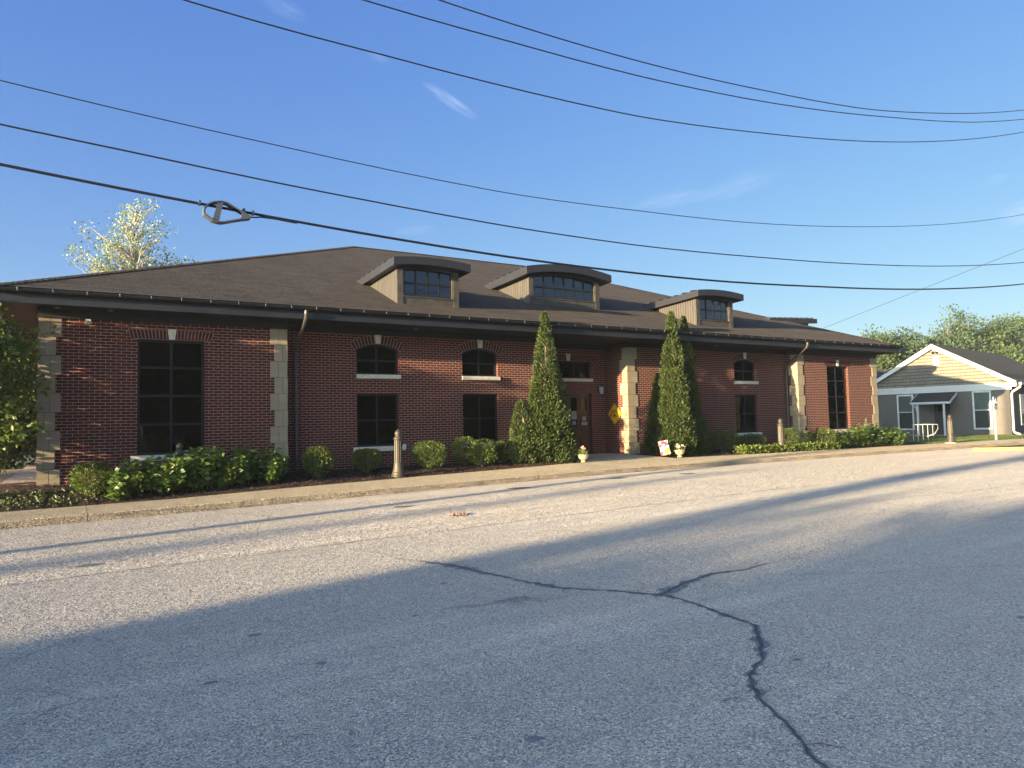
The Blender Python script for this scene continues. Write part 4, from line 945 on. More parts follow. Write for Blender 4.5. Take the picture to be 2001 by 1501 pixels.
leafy(3.58, 17.3, 1.25, 0.9, 0.80, 'broad leaved plant clump at the stone pier right of the tall left window', 1500)
leafy(0.85, 16.75, 0.45, 0.3, 0.36, 'small bright seedling plant at the kerb left of the leafy clumps', 150, size=0.13)
leafy(25.6, 17.25, 1.5, 0.9, 0.66, 'dense green shrub below the tall right window', 1700, 'box', 0.09)
leafy(27.3, 17.2, 2.0, 1.0, 0.86, 'tall spreading shrub with long drooping leaves at the right brick corner', 2300, 'hyd', 0.12)
leafy(28.6, 17.1, 1.2, 0.9, 0.72, 'last drooping shrub at the right end of the mulch bed', 1300, 'hyd', 0.12)
# low carpets nobody could count
def carpet(name, mt, n, fx, label, size, wr=0.5, up=0.8, h=0.0):
    P, D = [], []
    for _ in range(n):
        x, y = fx(); hh = random.random() * h
        P.append((x, y, (mulchz(x, y) if x < 30.9 else zb(x) if y < 17 else -1.236) - 0.005 + hh)); D.append((random.gauss(0, 0.6), random.gauss(0, 0.6), up * random.uniform(0.4, 1)))
    o = leaves(name, mt, None, P, D, size, wr); tag(o, label, 'ground cover', kind='stuff'); return o
carpet('ground_cover', M['lime'], 3800, lambda: (random.uniform(19.3, 24.6), 16.55 + abs(random.gauss(0, 0.28))), 'low lime green plants edging the right pavement', 0.085, 0.6, 0.8, 0.24)
carpet('weeds', M['weed'], 650, lambda: (random.gauss(-0.7, 0.75), random.uniform(16.55, 17.7)), 'sparse dark weeds over mulch at the left corner', 0.075, 0.5, 0.5, 0.07)
carpet('mulch_chips', M['mulch'], 9000, lambda: ((random.uniform(-3, 12.5) if random.random() < 0.75 else random.uniform(16.1, 29)), random.uniform(16.52, 18.4)), 'loose dark bark chips scattered over the planting beds', 0.055, 0.35, 0.25, 0.02)
carpet('grass', M['grass'], 16000, lambda: (31.1 + 14 * random.random() ** 1.4, random.uniform(16.6, 21.5)), 'short green grass in front of the grey house', 0.085, 0.12, 1.0, 0.0)
carpet('kerb_litter', M['weed'], 260, lambda: (random.uniform(-3, 30), 16.5 - abs(random.gauss(0, 0.05))), 'dry leaf litter along the pavement edge', 0.035, 0.5, 0.1, 0.0)

def evergreen(x, y, lobes, label, n, mt='arbor', size=0.088):
    """lobes: (dx, dy, z0, z1, radius) upward spindle shapes of one plant"""
    g = -1.17; r = empty('arborvitae', (x, y, g), label, 'evergreen tree', 'clipped conical evergreens by the entrance')
    P, D = [], []; tot = sum(l[4] * (l[3] - l[2]) for l in lobes)
    for (dx, dy, z0, z1, R_) in lobes:
        m = int(n * R_ * (z1 - z0) / tot)
        for _ in range(m):
            t = random.random() ** 1.25; a = random.uniform(0, 2 * PI)
            prof = R_ * (1 - t) ** 0.72 * min(1, 0.82 + t * 1.6) + 0.015
            z = z0 + (z1 - z0) * t
            lump = 1 + 0.30 * noise.noise((math.cos(a) * 1.6 + dx * 3, math.sin(a) * 1.6 + x, z * 2.6)) + 0.16 * noise.noise((math.cos(a) * 5, math.sin(a) * 5 + x, z * 7))
            rr = prof * lump * (0.62 + 0.40 * random.random() ** 0.45)
            P.append((dx + rr * math.cos(a), dy + rr * math.sin(a), z))
            D.append((math.cos(a) * 0.75 + random.gauss(0, 0.35), math.sin(a) * 0.75 + random.gauss(0, 0.35), 0.85 + random.gauss(0, 0.3)))
    leaves('foliage', M[mt], r, P, D, size, 0.42, 0.2)
    b = LB()
    for (dx, dy, z0, z1, R_) in lobes: b.tube([(dx * 0.3, dy * 0.3, -0.1), (dx * 0.8, dy * 0.8, z0 + 0.3), (dx, dy, z1 - 0.1)], [0.06, 0.045, 0.008], 6)
    b.build('trunk', M['bark'], r); return r
evergreen(12.0, 17.35, [(-0.18, 0, 0.0, 4.40, 0.66), (0.0, -0.05, 0.0, 2.3, 0.68), (0.05, -0.05, 0.6, 3.1, 0.52), (-0.42, 0.0, 0.05, 2.85, 0.52), (-0.62, -0.05, 0.1, 2.3, 0.46), (-1.05, 0.05, 0.30, 1.80, 0.44), (-0.95, 0.0, 0.05, 1.05, 0.42), (0.42, 0.0, 0.05, 1.55, 0.32), (0.62, -0.05, 0.05, 1.1, 0.26)],
          'large stepped evergreen with side lobes left of the entrance', 30000)
evergreen(17.0, 17.45, [(0, 0, 0.0, 4.75, 0.66), (-0.1, 0, 0.0, 3.2, 0.62), (0.2, -0.1, 0.0, 2.4, 0.56)], 'tall pointed evergreen right of the entrance behind the urn', 24000)
evergreen(17.85, 17.75, [(0, 0, 0.0, 4.70, 0.60), (0.15, 0.0, 0.0, 3.4, 0.60), (0.1, -0.2, 0.0, 1.6, 0.5)], 'darker pointed evergreen half hidden behind the tall one', 17000)
evergreen(17.05, 18.25, [(0, 0, 0.0, 2.75, 0.46), (-0.12, 0, 0.0, 1.9, 0.45)], 'shorter shaded evergreen against the stone pier', 10000)

# ------------------------------------------------------------------ trees
def tree(loc, label, name='tree', crown=(), trunk_h=3.0, tr=0.15, n=6000, mt='far', size=0.3, wr=0.6, bark='bark', group=None, clusters=90, cr=0.18, spread=1.0, droop=0.0, lean=(0, 0), cat='tree', up=0.3, flatz=0.7, twig=0.012):
    """crown: list of ellipsoids (dx, dy, z, rx, ry, rz); leaves gather in clusters at branch ends"""
    r = empty(name, loc, label, cat, group); b = LB()
    C = []; vol = [e[3] * e[4] * e[5] for e in crown]; tv = sum(vol)
    for e, v in zip(crown, vol):
        for _ in range(max(4, int(clusters * v / tv))):
            q = rng.normal(size=3); q /= np.linalg.norm(q); k = random.uniform(0.35, 1.0) ** 0.6
            C.append(((e[0] + q[0] * e[3] * k, e[1] + q[1] * e[4] * k, e[2] + q[2] * e[5] * k), e))
    top = max(c[0][2] for c in C); hx = trunk_h
    tp = [(0, 0, -0.2)] + [(lean[0] * t + 0.1 * math.sin(t * 5) * tr * 4, lean[1] * t, top * 0.92 * t) for t in (0.15, 0.35, 0.55, 0.75, 1.0)]
    b.tube(tp, [tr * 1.25, tr, tr * 0.8, tr * 0.55, tr * 0.3, tr * 0.08], 9)
    P, D = [], []; per = max(6, n // len(C))
    for (c, e) in C:
        zt = max(trunk_h * 0.7, c[2] - 0.55 * math.hypot(c[0], c[1]) - 0.4); t = min(1, zt / (top * 0.92))
        a = Vector((lean[0] * t, lean[1] * t, zt)); cv = Vector(c); m = a.lerp(cv, 0.5) + Vector((0, 0, -0.06 * (cv - a).length + droop)); rad = tr * 0.10 + twig
        b.tube([a, m, cv], [rad * 1.6, rad, twig * 0.35], 5, False)
        s = cr * random.uniform(0.7, 1.4) * spread
        for _ in range(per):
            g = np.clip(rng.normal(size=3), -1.7, 1.7) * s; P.append((c[0] + g[0], c[1] + g[1], c[2] + g[2] * flatz)); D.append(g / (np.linalg.norm(g) + 1e-6) + rng.normal(size=3) * 0.6 + np.array([0, 0, up]))
    b.build('trunk', M[bark], r)
    leaves('crown', M[mt], r, P, D, size, wr, 0.3); return r
tree((-2.25, 17.30, -1.25), 'layered spring green tree overhanging the left brick corner', crown=[(0, 0, 2.4, 1.45, 1.5, 1.7), (0.75, -0.1, 3.45, 0.85, 0.9, 0.65), (0.85, -0.35, 1.6, 0.75, 0.8, 0.8), (0.75, -0.1, 2.5, 0.8, 0.9, 0.75), (-0.8, 0.2, 2.8, 1.3, 1.2, 1.3), (0.5, 0.4, 1.0, 0.8, 0.9, 0.6)],
     trunk_h=1.0, tr=0.07, n=11000, mt='dog', size=0.12, wr=0.62, clusters=190, cr=0.21, flatz=0.20, up=-0.02)
tree((-2.7, 33.5, -1.25), 'dark bushy tree at the far end of the left path', crown=[(0, 0, 2.9, 2.3, 2.0, 3.0), (1.0, 0.3, 1.6, 1.2, 1.5, 1.8)], trunk_h=1.0, tr=0.12, n=20000, mt='hyd', size=0.18, clusters=190, cr=0.40)
tree((3.2, 50, -1.3), 'tall thin tree with pale spring leaves rising behind the brown roof', crown=[(0.3, 0, 13.2, 1.9, 1.7, 2.8), (-2.3, 0, 11.8, 1.2, 1.2, 2.5), (2.5, 0, 11.3, 1.7, 1.5, 1.7), (-0.4, 0, 10.0, 3.3, 2.2, 1.8), (-1.1, 0.5, 12.2, 1.2, 1, 1.5)],
     trunk_h=6.0, tr=0.22, n=6200, mt='spring', size=0.17, wr=0.7, bark='palebark', clusters=300, cr=0.26, flatz=1.0, twig=0.018)
BT = [((74, 45.5, -1.4), [(0, 0, 8.0, 1.9, 1.9, 2.6), (0.6, 0, 5.5, 2.6, 2.4, 2.6)], 'far', 'leftmost round topped tree beyond the right end of the brown roof'),
      ((79.5, 45, -1.4), [(0, 0, 7.6, 2.6, 2.4, 2.9), (1.5, 0, 6.2, 2.8, 2.6, 2.6)], 'farblue', 'second round tree from the left, above the left slope of the grey house'),
      ((70, 44, -1.4), [(0, 0, 3.6, 2.8, 2.0, 2.2), (2.5, 0, 4.2, 2.2, 2.0, 2.0)], 'far', 'low leafy tree just under the brown roof corner'),
      ((86.5, 44, -1.4), [(0.4, 0, 9.0, 3.0, 2.8, 3.0), (1.8, -0.6, 11.6, 1.3, 1.2, 2.2), (-2.0, 0, 7.2, 2.3, 2.4, 2.8), (2.6, 0, 8.2, 2.6, 2.4, 3.2)], 'farblue', 'tallest open topped tree standing behind the gable peak'),
      ((93, 44, -1.4), [(0, 0, 8.8, 3.6, 3.2, 3.3), (2.6, 0, 8.6, 2.6, 2.6, 3.0)], 'far', 'broad tree behind the grey roof right of the tallest one'),
      ((99.5, 44.5, -1.4), [(0, 0, 9.8, 3.2, 3.0, 3.4), (2.8, 0, 8.6, 2.6, 2.6, 3.0)], 'farblue', 'dense rounded tree near the right edge above the grey roof'),
      ((107, 45.5, -1.4), [(0, 0, 10.2, 3.4, 3.2, 3.6), (-2.0, -0.6, 7.2, 2.8, 2.6, 3.0)], 'far', 'large tree at the extreme right edge above the grey roof'),
      ((90.5, 40, -1.4), [(0, 0, 5.8, 3.4, 2.6, 3.0), (3.4, 0, 5.2, 3.0, 2.4, 2.6)], 'far', 'lower brighter tree directly behind the grey roof ridge'),
      ((99, 40.5, -1.4), [(0, 0, 5.6, 3.6, 2.6, 3.0), (4.0, 0, 6.0, 3.0, 2.4, 2.8)], 'far', 'low yellow green tree behind the right part of the grey roof')]
for loc, cr_, mt_, lb in BT:
    tree(loc, lb, crown=cr_, trunk_h=2.5, tr=0.22, n=14000, mt=mt_, size=0.30, wr=0.7, clusters=170, cr=0.52, group='trees beyond the grey house', flatz=0.75, twig=0.02)
# trees outside the picture to the left, whose long evening shadows lie on the road, and the row across the street
for loc, cr_, n_, lb in [((-62, -12.5, -1.6), [(0, 1.2, 6.5, 3.5, 3.8, 5.5), (0, -6, 6.5, 5, 6, 5.5), (0, 3.2, 6.0, 2.5, 2.2, 5.0)], 22000, 'broad street tree far to the left on the near side of the road'),
                         ((-66, -26, -1.6), [(0, 0, 6.5, 6.0, 7.0, 5.5)], 12000, 'second broad street tree far to the left behind the first'),
                         ((-52, -2.35, -1.6), [(0, 0, 6.5, 0.40, 0.16, 6.5)], 4200, 'slender columnar tree far to the left beside the road'),
                         ((-50, -3.9, -1.6), [(0, 1.0, 3.8, 1.2, 0.8, 2.6), (0, 0.3, 3.8, 1.2, 1.3, 2.6), (0, -1.0, 3.8, 1.2, 1.5, 2.6), (0, -2.6, 3.8, 1.2, 1.6, 2.6)], 14000, 'low rounded tree far to the left beside the columnar one'),
                         ((-84, -3.4, -1.6), [(0, 0, 6.0, 0.25, 0.20, 6.0)], 1100, 'farther columnar tree beside the road to the left')]:
    slim = len(cr_) == 1 and cr_[0][3] < 2
    tree(loc, lb, crown=cr_, trunk_h=2.0, tr=0.08 if slim else 0.2, n=n_, mt='far', size=0.22 if slim else 0.42, wr=0.8, clusters=160, cr=0.12 if slim else 0.34, group='street trees to the left', twig=0.03)
for loc, lb in (((-9.5, 24.5, -1.3), 'unseen rounded tree added left of the building to shade its side wall'), ((-10.5, 33.5, -1.3), 'second unseen rounded tree added left of the building to shade its side wall')):  # out of view, added to keep the sun off the left side wall
    tree(loc, lb, crown=[(0, 0, 3.2, 2.6, 3.6, 2.6), (0, 0, 1.6, 2.0, 3.4, 1.8)], trunk_h=1.5, tr=0.18, n=7000, mt='hyd', size=0.26, clusters=130, cr=0.45, group='unseen trees added to shade the side wall')
for k, X in enumerate((-4, 9, 21, 34, 47, 60, 74, 88, 102)):
    tree((X + random.uniform(-2, 2), -30 + random.uniform(-2, 2), -1.6), 'large dark street tree across the road, number %d from the left' % (k + 1) if False else ('large dark street tree across the road behind the viewer'), crown=[(0, 0, 5.6 + random.uniform(-.6, .9), 7.2, 4.0, 5.0)],
         trunk_h=2.0, tr=0.3, n=5200, mt='far', size=1.0, wr=0.9, clusters=130, cr=1.0, group='street trees across the road', twig=0.03)

# ------------------------------------------------------------------ overhead lines
def at(x, y, Y):
    d_ = raydir(x, y); return d_ * (Y / d_.y)
WY = 8.0
WR = [([(0, 321), (385, 397), (700, 454.5), (1000, 503), (1200, 529), (1400, 549), (1600, 560), (1825, 565), (2001, 555)], 0.015, 'thick black communications cable, lowest of the overhead lines, carrying the loop bracket'),
      ([(0, 243), (260, 297.5), (520, 353), (740, 396), (1000, 443.5), (1250, 480), (1500, 504), (1700, 517), (1850, 520), (2001, 513)], 0.0088, 'medium black overhead cable just above the thickest one'),
      ([(0, 157), (520, 279), (1000, 379), (1250, 412), (1450, 434), (1710, 443), (2001, 419)], 0.0056, 'thin overhead wire, third from the bottom, alone in the middle of the sky'),
      ([(360, 0), (520, 47), (750, 107.5), (1000, 172), (1250, 228), (1500, 261), (1750, 277.5), (2001, 258)], 0.0085, 'overhead wire, lowest of the three upper lines'),
      ([(710, 0), (1000, 82), (1250, 149), (1500, 200), (1750, 230), (1900, 239), (2001, 233)], 0.0085, 'overhead wire, middle one of the three upper lines'),
      ([(858, 0), (1000, 46.5), (1250, 120), (1500, 178), (1700, 214), (1825, 221), (2001, 215)], 0.0085, 'topmost overhead wire at the upper right of the sky')]
PX0, PX1 = -25.0, 36.0
ends = []
for px, rad, lb in WR:
    P = [at(x, y, WY) for x, y in px]; X = np.array([p.x for p in P]); Z = np.array([p.z for p in P])
    c = np.polyfit(X, Z, 2); res = Z - np.polyval(c, X)
    xs = sorted(set(list(np.linspace(PX0, PX1, 90)) + list(np.linspace(X[0], X[-1], 70))))
    k = np.array([1, 2, 3, 2, 1]) / 9
    fr = np.interp(xs, [X[0] - 2] + list(X) + [X[-1] + 2], [0] + list(res) + [0])
    fr = np.convolve(np.pad(fr, 2, mode='edge'), k, 'valid')
    path = [(x, WY, np.polyval(c, x) + e) for x, e in zip(xs, fr)]
    b = MB(); b.tube(path, rad, 6)
    if rad > 0.015:     # lashed second jacket makes the bundle uneven
        b.tube([(x, y - 0.012, z - 0.02 - 0.006 * math.sin(x * 1.7)) for x, y, z in path], rad * 0.72, 6)
    o = b.build('overhead_line', M['wire']); tag(o, lb, 'cable', 'overhead lines along the street'); ends.append((path[0], path[-1]))
for X, idx, lb in ((PX0, 0, 'brown wooden utility pole beside the road far to the left'), (PX1, 1, 'brown wooden utility pole beside the road far to the right')):
    r = empty('utility_pole', (X, WY, zr(X) - 0.3), lb, 'utility pole', 'utility poles carrying the overhead lines')
    top = max(e[idx][2] for e in ends) + 0.4
    b = MB(); b.tube([(X, WY + 0.02, zr(X) - 0.3), (X, WY + 0.02, top * 0.5), (X, WY + 0.02, top)], [0.17, 0.15, 0.12], 12); b.build('pole', M['poleWood'], r)
    b = MB(); b.box(X - 0.06, X + 0.06, WY - 0.5, WY + 0.5, top - 0.55, top - 0.43); b.build('crossarm', M['poleWood'], r)
a, c = at(1600, 645, 31.0), at(2001, 486, 16.0); d_ = (c - a)
b = MB(); b.tube([a + d_ * t + Vector((0, 0, -0.5 * t * (1.55 - t) * 0.6 + 0)) * 0.0 for t in np.linspace(0, 1.6, 30)], 0.010, 5)
tag(b.build('service_drop', M['wire']), 'thin grey service wire slanting down behind the brown roof at right', 'cable')
# cable storage loop hung on the thick cable
lp = empty('cable_storage_loop', tuple(at(425, 415, WY)), 'grey teardrop shaped cable storage bracket hanging on the lowest thick cable', 'cable bracket')
rim = [(396, 416), (397.5, 407), (404, 400), (416, 395.5), (430, 394.5), (442, 397), (453, 403.5), (465, 411), (480, 419.5), (489, 425), (488.5, 429), (470, 431), (446, 435), (434, 437), (424, 436), (414, 432.5), (403.5, 425), (397.5, 420.5)]
ctr = Vector((435, 416))
b = MB(); ring = []
for (x, y) in rim:
    o_, i_ = Vector((x, y)), ctr + (Vector((x, y)) - ctr) * 0.90
    O, I = at(o_.x, o_.y, WY), at(i_.x, i_.y, WY); Q = O.lerp(I, 0.35); Y_ = lambda v, e: Vector((v.x, v.y + e, v.z))
    ring.append([Y_(O, -0.055), Y_(O, 0.055), Y_(I, 0.055), Y_(I, 0.045), Y_(Q, 0.045), Y_(Q, -0.045), Y_(I, -0.045), Y_(I, -0.055)])
ring.append(ring[0]); b.strip(ring); b.build('rim', M['storage'], lp)
for (q) in ([(424, 397), (435, 398.5), (427, 433), (414.5, 430)], [(472, 416), (486, 424), (480, 429), (469, 430)]):
    b = MB(); f = [at(x, y, WY) + Vector((0, -0.05, 0)) for x, y in q]; bk = [p + Vector((0, 0.015, 0)) for p in f]
    b.face(f); b.face(list(reversed(bk)))
    for i in range(4): b.face([f[i], bk[i], bk[(i + 1) % 4], f[(i + 1) % 4]])
    b.build('hanger_plate', M['storage'], lp)
for x, y in ((390, 396), (476, 412), (494, 416)):
    p = at(x, y, WY); b = MB(); b.box(p.x - 0.012, p.x + 0.012, p.y - 0.03, p.y + 0.03, p.z - 0.025, p.z + 0.02); b.build('cable_clamp', M['storage'], lp)
b = MB(); b.tube([at(x, y, WY - 0.01) for x, y in ((488, 424), (496, 425), (510, 424.5), (540, 428.5), (580, 436.5))], [0.008] * 5, 6); b.build('cable_tail', M['wire'], lp)

# ------------------------------------------------------------------ urns, garden flags, parking sign
def urn(x, y, label, pale):
    r = empty('flower_urn', (x, y, zb(x) + (0.005 if y < BY + 0.2 else 0.0)), label, 'flower pot', 'urns with flowers at the entrance')
    b = LB(); b.lathe([(0.085, 0), (0.09, 0.02), (0.06, 0.045), (0.065, 0.06), (0.13, 0.12), (0.150, 0.17), (0.150, 0.19), (0.172, 0.20), (0.176, 0.225), (0.160, 0.23), (0.150, 0.215), (0.05, 0.205)], 32,
                      mod=lambda rr, z, a: rr * (1 + (0.05 * math.cos(a * 14) if 0.06 < z < 0.185 else 0)))
    b.build('urn', M['urn'], r, smooth=False)
    b = LB(); b.lathe([(0.145, 0.19), (0.08, 0.208), (0.001, 0.212)], 16); b.build('soil', M['soil'], r)
    n = 110; P = np.stack([rng.normal(size=n) * 0.06, rng.normal(size=n) * 0.06, 0.21 + rng.random(n) * 0.14], 1); leaves('foliage', M['hyd' if not pale else 'vari'], r, P, rnd_dirs(n) + np.array([0, 0, 0.8]), 0.07, 0.6)
    for k in range(4 if not pale else 5):
        a = k * 1.9 + x; b = LB(); fx, fy, fz = (0.045 if not pale else 0.10) * math.cos(a), (0.045 if not pale else 0.1) * math.sin(a), 0.38 + 0.03 * (k % 3) - (0.05 if pale else 0)
        b.tube([(fx * 0.5, fy * 0.5, 0.2), (fx, fy, fz)], 0.004, 5)
        for q in rnd_dirs(12): b.lathe([(0.004, 0), (0.018, 0.006), (0.012, 0.018), (0.001, 0.022)], 6, (fx + q[0] * 0.03, fy + q[1] * 0.03, fz + q[2] * 0.022))
        b.build('flower', M['sill' if pale else ('pink' if k % 2 else 'peach')], r)
urn(12.56, 16.62, 'cream urn with pink flowers left of the entrance walk', False)
urn(16.52, 16.78, 'cream urn with white flowers in front of the tall right evergreen', True)
def flag(x, y, rz, tilt, label):
    g = mulchz(x, y) if not 12.55 < x < 16 else zb(x)
    r = empty('garden_flag', (x, y, g), label, 'garden flag', 'garden flags at the entrance', rz)
    T = Matrix.Rotation(tilt, 4, 'Y')
    b = LB(); b.tube([T @ Vector((-0.17, 0, -0.1)), T @ Vector((-0.17, 0, 0.55)), T @ Vector((0.14, 0, 0.55))], 0.006, 6); b.build('stake', M['bronze'], r)
    b = LB(); rows = []
    for k in range(9):
        z = 0.54 - 0.44 * k / 8; rows.append([T @ Vector((-0.145 + 0.28 * i / 8, 0.012 * math.sin(i * 0.9 + k * 0.3), z)) for i in range(9)])
    b.strip(rows, False); b.build('cloth', M['signwhite'], r, smooth=True)
    for i, (u, v, s, m_) in enumerate([(-0.09, 0.47, 0.055, 'pink'), (-0.02, 0.49, 0.045, 'red'), (0.05, 0.46, 0.05, 'red'), (0.10, 0.42, 0.03, 'blue'), (-0.11, 0.40, 0.035, 'red'), (-0.09, 0.17, 0.055, 'red'), (-0.03, 0.14, 0.04, 'peach'), (0.05, 0.19, 0.055, 'signyellow'), (0.10, 0.15, 0.04, 'peach'), (0.09, 0.26, 0.035, 'signyellow'), (-0.02, 0.36, 0.02, 'grass'), (0.03, 0.38, 0.025, 'hyd'), (-0.06, 0.22, 0.03, 'pink')]):
        s *= 1.75; b = LB(); n = 20
        for sgn in (-1, 1): b.face([T @ Vector((u + s * (0.75 + 0.25 * math.cos(5 * 2 * PI * k / n + i)) * math.cos(2 * PI * k / n), 0.012 * math.sin(4 + u * 25) * 0.3 + sgn * 0.014, v + s * (0.75 + 0.25 * math.cos(5 * 2 * PI * k / n + i)) * math.sin(2 * PI * k / n))) for k in range(n)])
        b.build('printed_flower', M[m_], r)
flag(16.12, 16.95, -0.75, -0.20, 'tilted floral garden flag in front of the tall right evergreen')
flag(12.62, 17.35, -0.5, 0.05, 'shaded floral garden flag beside the large stepped evergreen')
pk = empty('parking_sign', (36.63, 16.75, -1.25), 'blue accessible parking sign on a cream post by the grey house', 'sign')
b = LB(); b.tube([(0, 0, -0.1), (0, 0, 2.02)], 0.045, 10); b.build('post', M['gutterwhite'], pk)
b = LB(); b.box(-0.15, 0.15, -0.062, -0.050, 1.62, 2.02); b.build('sign_panel', M['blue'], pk)
b = LB(); b.box(-0.15, 0.15, -0.062, -0.050, 1.42, 1.60); b.build('lower_panel', M['blue'], pk)
b = LB(); yy = -0.066    # wheelchair figure, drawn in strokes
b.lathe([(0.022, 0), (0.022, 0.003)], 14, (0, 0, 0)); b.v = [(-0.02 + v[0], yy - v[2], 1.93 + v[1]) for v in b.v]
b.tube([(-0.02, yy, 1.90), (-0.015, yy, 1.80), (0.045, yy, 1.80), (0.075, yy, 1.72), (0.10, yy, 1.725)], 0.010, 6); b.tube([(-0.02, yy, 1.855), (0.035, yy, 1.85)], 0.008, 6)
b.tube([(-0.04 + 0.075 * math.cos(a), yy, 1.76 + 0.075 * math.sin(a)) for a in np.linspace(1.9, 6.0, 18)], 0.009, 6)
b.build('wheelchair_symbol', M['signwhite'], pk)
b = LB(); b.box(-0.10, 0.10, -0.066, -0.0625, 1.53, 1.55); b.box(-0.08, 0.08, -0.066, -0.0625, 1.47, 1.49); b.build('printed_lines', M['signwhite'], pk)

# ------------------------------------------------------------------ the grey house
ho = empty('grey_house', (44.041, 23.31, -1.236), 'grey brick house with tan shingled gable, white trim and small porch roof', 'house', None, math.atan2(-0.984, 0.178))
HW = 3.75
def hpart(name, mt, fn, parent=ho):
    b = LB(); fn(b); return b.build(name, mt, parent)
HWIN = [(-2.12, -1.30, 0.38, 2.43), (1.97, 2.79, 0.38, 2.47)]
DR = (-0.12, 0.74)
def f(b):
    b.panel(lambda u, v, d: (u, d, v), [(-HW, -0.3), (HW, -0.3), (HW, 2.95), (-HW, 2.95)], [[(a, z0), (e, z0), (e, z1), (a, z1)] for a, e, z0, z1 in HWIN] + [[(DR[0], 0.04), (DR[1], 0.04), (DR[1], 2.05), (DR[0], 2.05)]], 0.12)
    for s in (-HW, HW): b.face([(s, 0, -0.3), (s, 14, -0.3), (s, 14, 2.95), (s, 0, 2.95)], [(0, -0.3), (14, -0.3), (14, 2.95), (0, 2.95)])
    b.face([(-HW, 14, -0.3), (HW, 14, -0.3), (HW, 14, 2.95), (-HW, 14, 2.95)])
hpart('wall', M['graybrick'], f)
hpart('gable', M['shake'], lambda b: b.face([(-HW - 0.1, -0.02, 2.90), (HW + 0.1, -0.02, 2.90), (0, -0.02, 5.25)], [(-HW, 2.9), (HW, 2.9), (0, 5.25)]))
def f(b):
    b.box(-HW - 0.12, HW + 0.12, -0.10, -0.005, 2.54, 2.68); b.box(-HW - 0.12, HW + 0.12, -0.125, -0.005, 2.683, 2.80); b.box(-HW - 0.12, HW + 0.12, -0.16, -0.005, 2.803, 2.915)
hpart('frieze', M['white'], f)
SLP = 2.43 / 4.12
def f(b):
    for s in (-1, 1):
        q = [(0, 5.46), (s * 4.15, 5.46 - SLP * 4.15), (s * 4.15, 5.46 - SLP * 4.15 - 0.26), (0, 5.46 - 0.30)]
        if s < 0: q = q[::-1]
        b.panel(lambda u, v, d: (u, -0.30 + d, v), q, (), 0.05, back=True, rev_outer=True)
        b.face([(0, -0.25, 5.18), (s * 4.15, -0.25, 5.18 - SLP * 4.15), (s * 4.15, -0.02, 5.18 - SLP * 4.15), (0, -0.02, 5.18)])
        b.box(min(s * HW * 1.0, s * 4.15), max(s * HW * 1.0, s * 4.15), -0.27, 0.3, 2.70, 2.90)
hpart('rake_board', M['white'], f)
def f(b):
    for s in (-1, 1):
        L_ = 4.28; sl2 = math.sqrt(1 + SLP * SLP)
        p = [(0, -0.32, 5.49), (0, 14.3, 5.49), (s * L_, 14.3, 5.49 - SLP * L_), (s * L_, -0.32, 5.49 - SLP * L_)]
        b.face(p, [(-0.32, 5), (14.3, 5), (14.3, 5 - L_ * sl2), (-0.32, 5 - L_ * sl2)])
        b.face([(x, y, z - 0.05) for x, y, z in p])
        b.face([p[0], p[3], (p[3][0], p[3][1], p[3][2] - 0.05), (p[0][0], p[0][1], p[0][2] - 0.05)])
        b.face([p[2], p[3], (p[3][0], p[3][1], p[3][2] - 0.05), (p[2][0], p[2][1], p[2][2] - 0.05)])
hr = hpart('roof', M['shingle2'], f)
def f(b):
    z = 5.44 - SLP * 4.28 - 0.08
    for s in (-1, 1): b.box(s * 4.28 - 0.06 + s * 0.06, s * 4.28 + 0.06 + s * 0.06, -0.3, 14.2, z - 0.05, z + 0.07)
hpart('gutter', M['white'], f)
hpart('downspout', M['gutterwhite'], lambda b: b.tube([(4.30, -0.12, 2.84), (4.28, -0.12, 2.66), (3.90, -0.10, 2.40), (3.86, -0.09, 2.3), (3.86, -0.09, 0.22), (3.9, -0.12, 0.14), (4.18, -0.3, 0.05), (4.24, -0.32, -0.04)], 0.062, 8))
hpart('gable_vent', M['gutterwhite'], lambda b: [b.box(-0.02, 0.30, -0.06, -0.022, 4.18, 4.72)] + [b.box(0.01, 0.27, -0.07, -0.061, 4.22 + k * 0.06, 4.25 + k * 0.06) for k in range(8)])
def f(b):
    b.box(0.06, 0.16, -0.07, -0.02, 4.90, 5.0)
    for s in (-1, 1): b.lathe([(0.03, 0.08), (0.07, -0.05), (0.06, -0.06)], 10, (0.11 + s * 0.11, -0.12, 4.93))
hpart('floodlight', M['bronze'], f)
for a, e, z0, z1 in HWIN + [(0, 0, 0, 0)][:0]:
    zm = z0 + (z1 - z0) * 0.5
    def f(b):
        b.panel(lambda u, v, d: (u, -0.03 + d, v), [(a - 0.06, z0 - 0.06), (e + 0.06, z0 - 0.06), (e + 0.06, z1 + 0.06), (a - 0.06, z1 + 0.06)], [[(a + 0.03, z0 + 0.03), (e - 0.03, z0 + 0.03), (e - 0.03, zm - 0.025), (a + 0.03, zm - 0.025)], [(a + 0.03, zm + 0.025), (e - 0.03, zm + 0.025), (e - 0.03, z1 - 0.03), (a + 0.03, z1 - 0.03)]], 0.07, back=True, rev_outer=True)
    wn = hpart('window', M['white'], f)
    hpart('glass_pane', M['glass2'], lambda b: b.face([(a, 0.0, z0), (e, 0.0, z0), (e, 0.0, z1), (a, 0.0, z1)]), wn)
    hpart('blind', M['blind'], lambda b: b.face([(a, 0.05, zm), (e, 0.05, zm), (e, 0.05, z1), (a, 0.05, z1)]), wn)
    hpart('screen', M['blind2'], lambda b: b.face([(a, 0.055, z0), (e, 0.055, z0), (e, 0.055, zm), (a, 0.055, zm)]), wn)
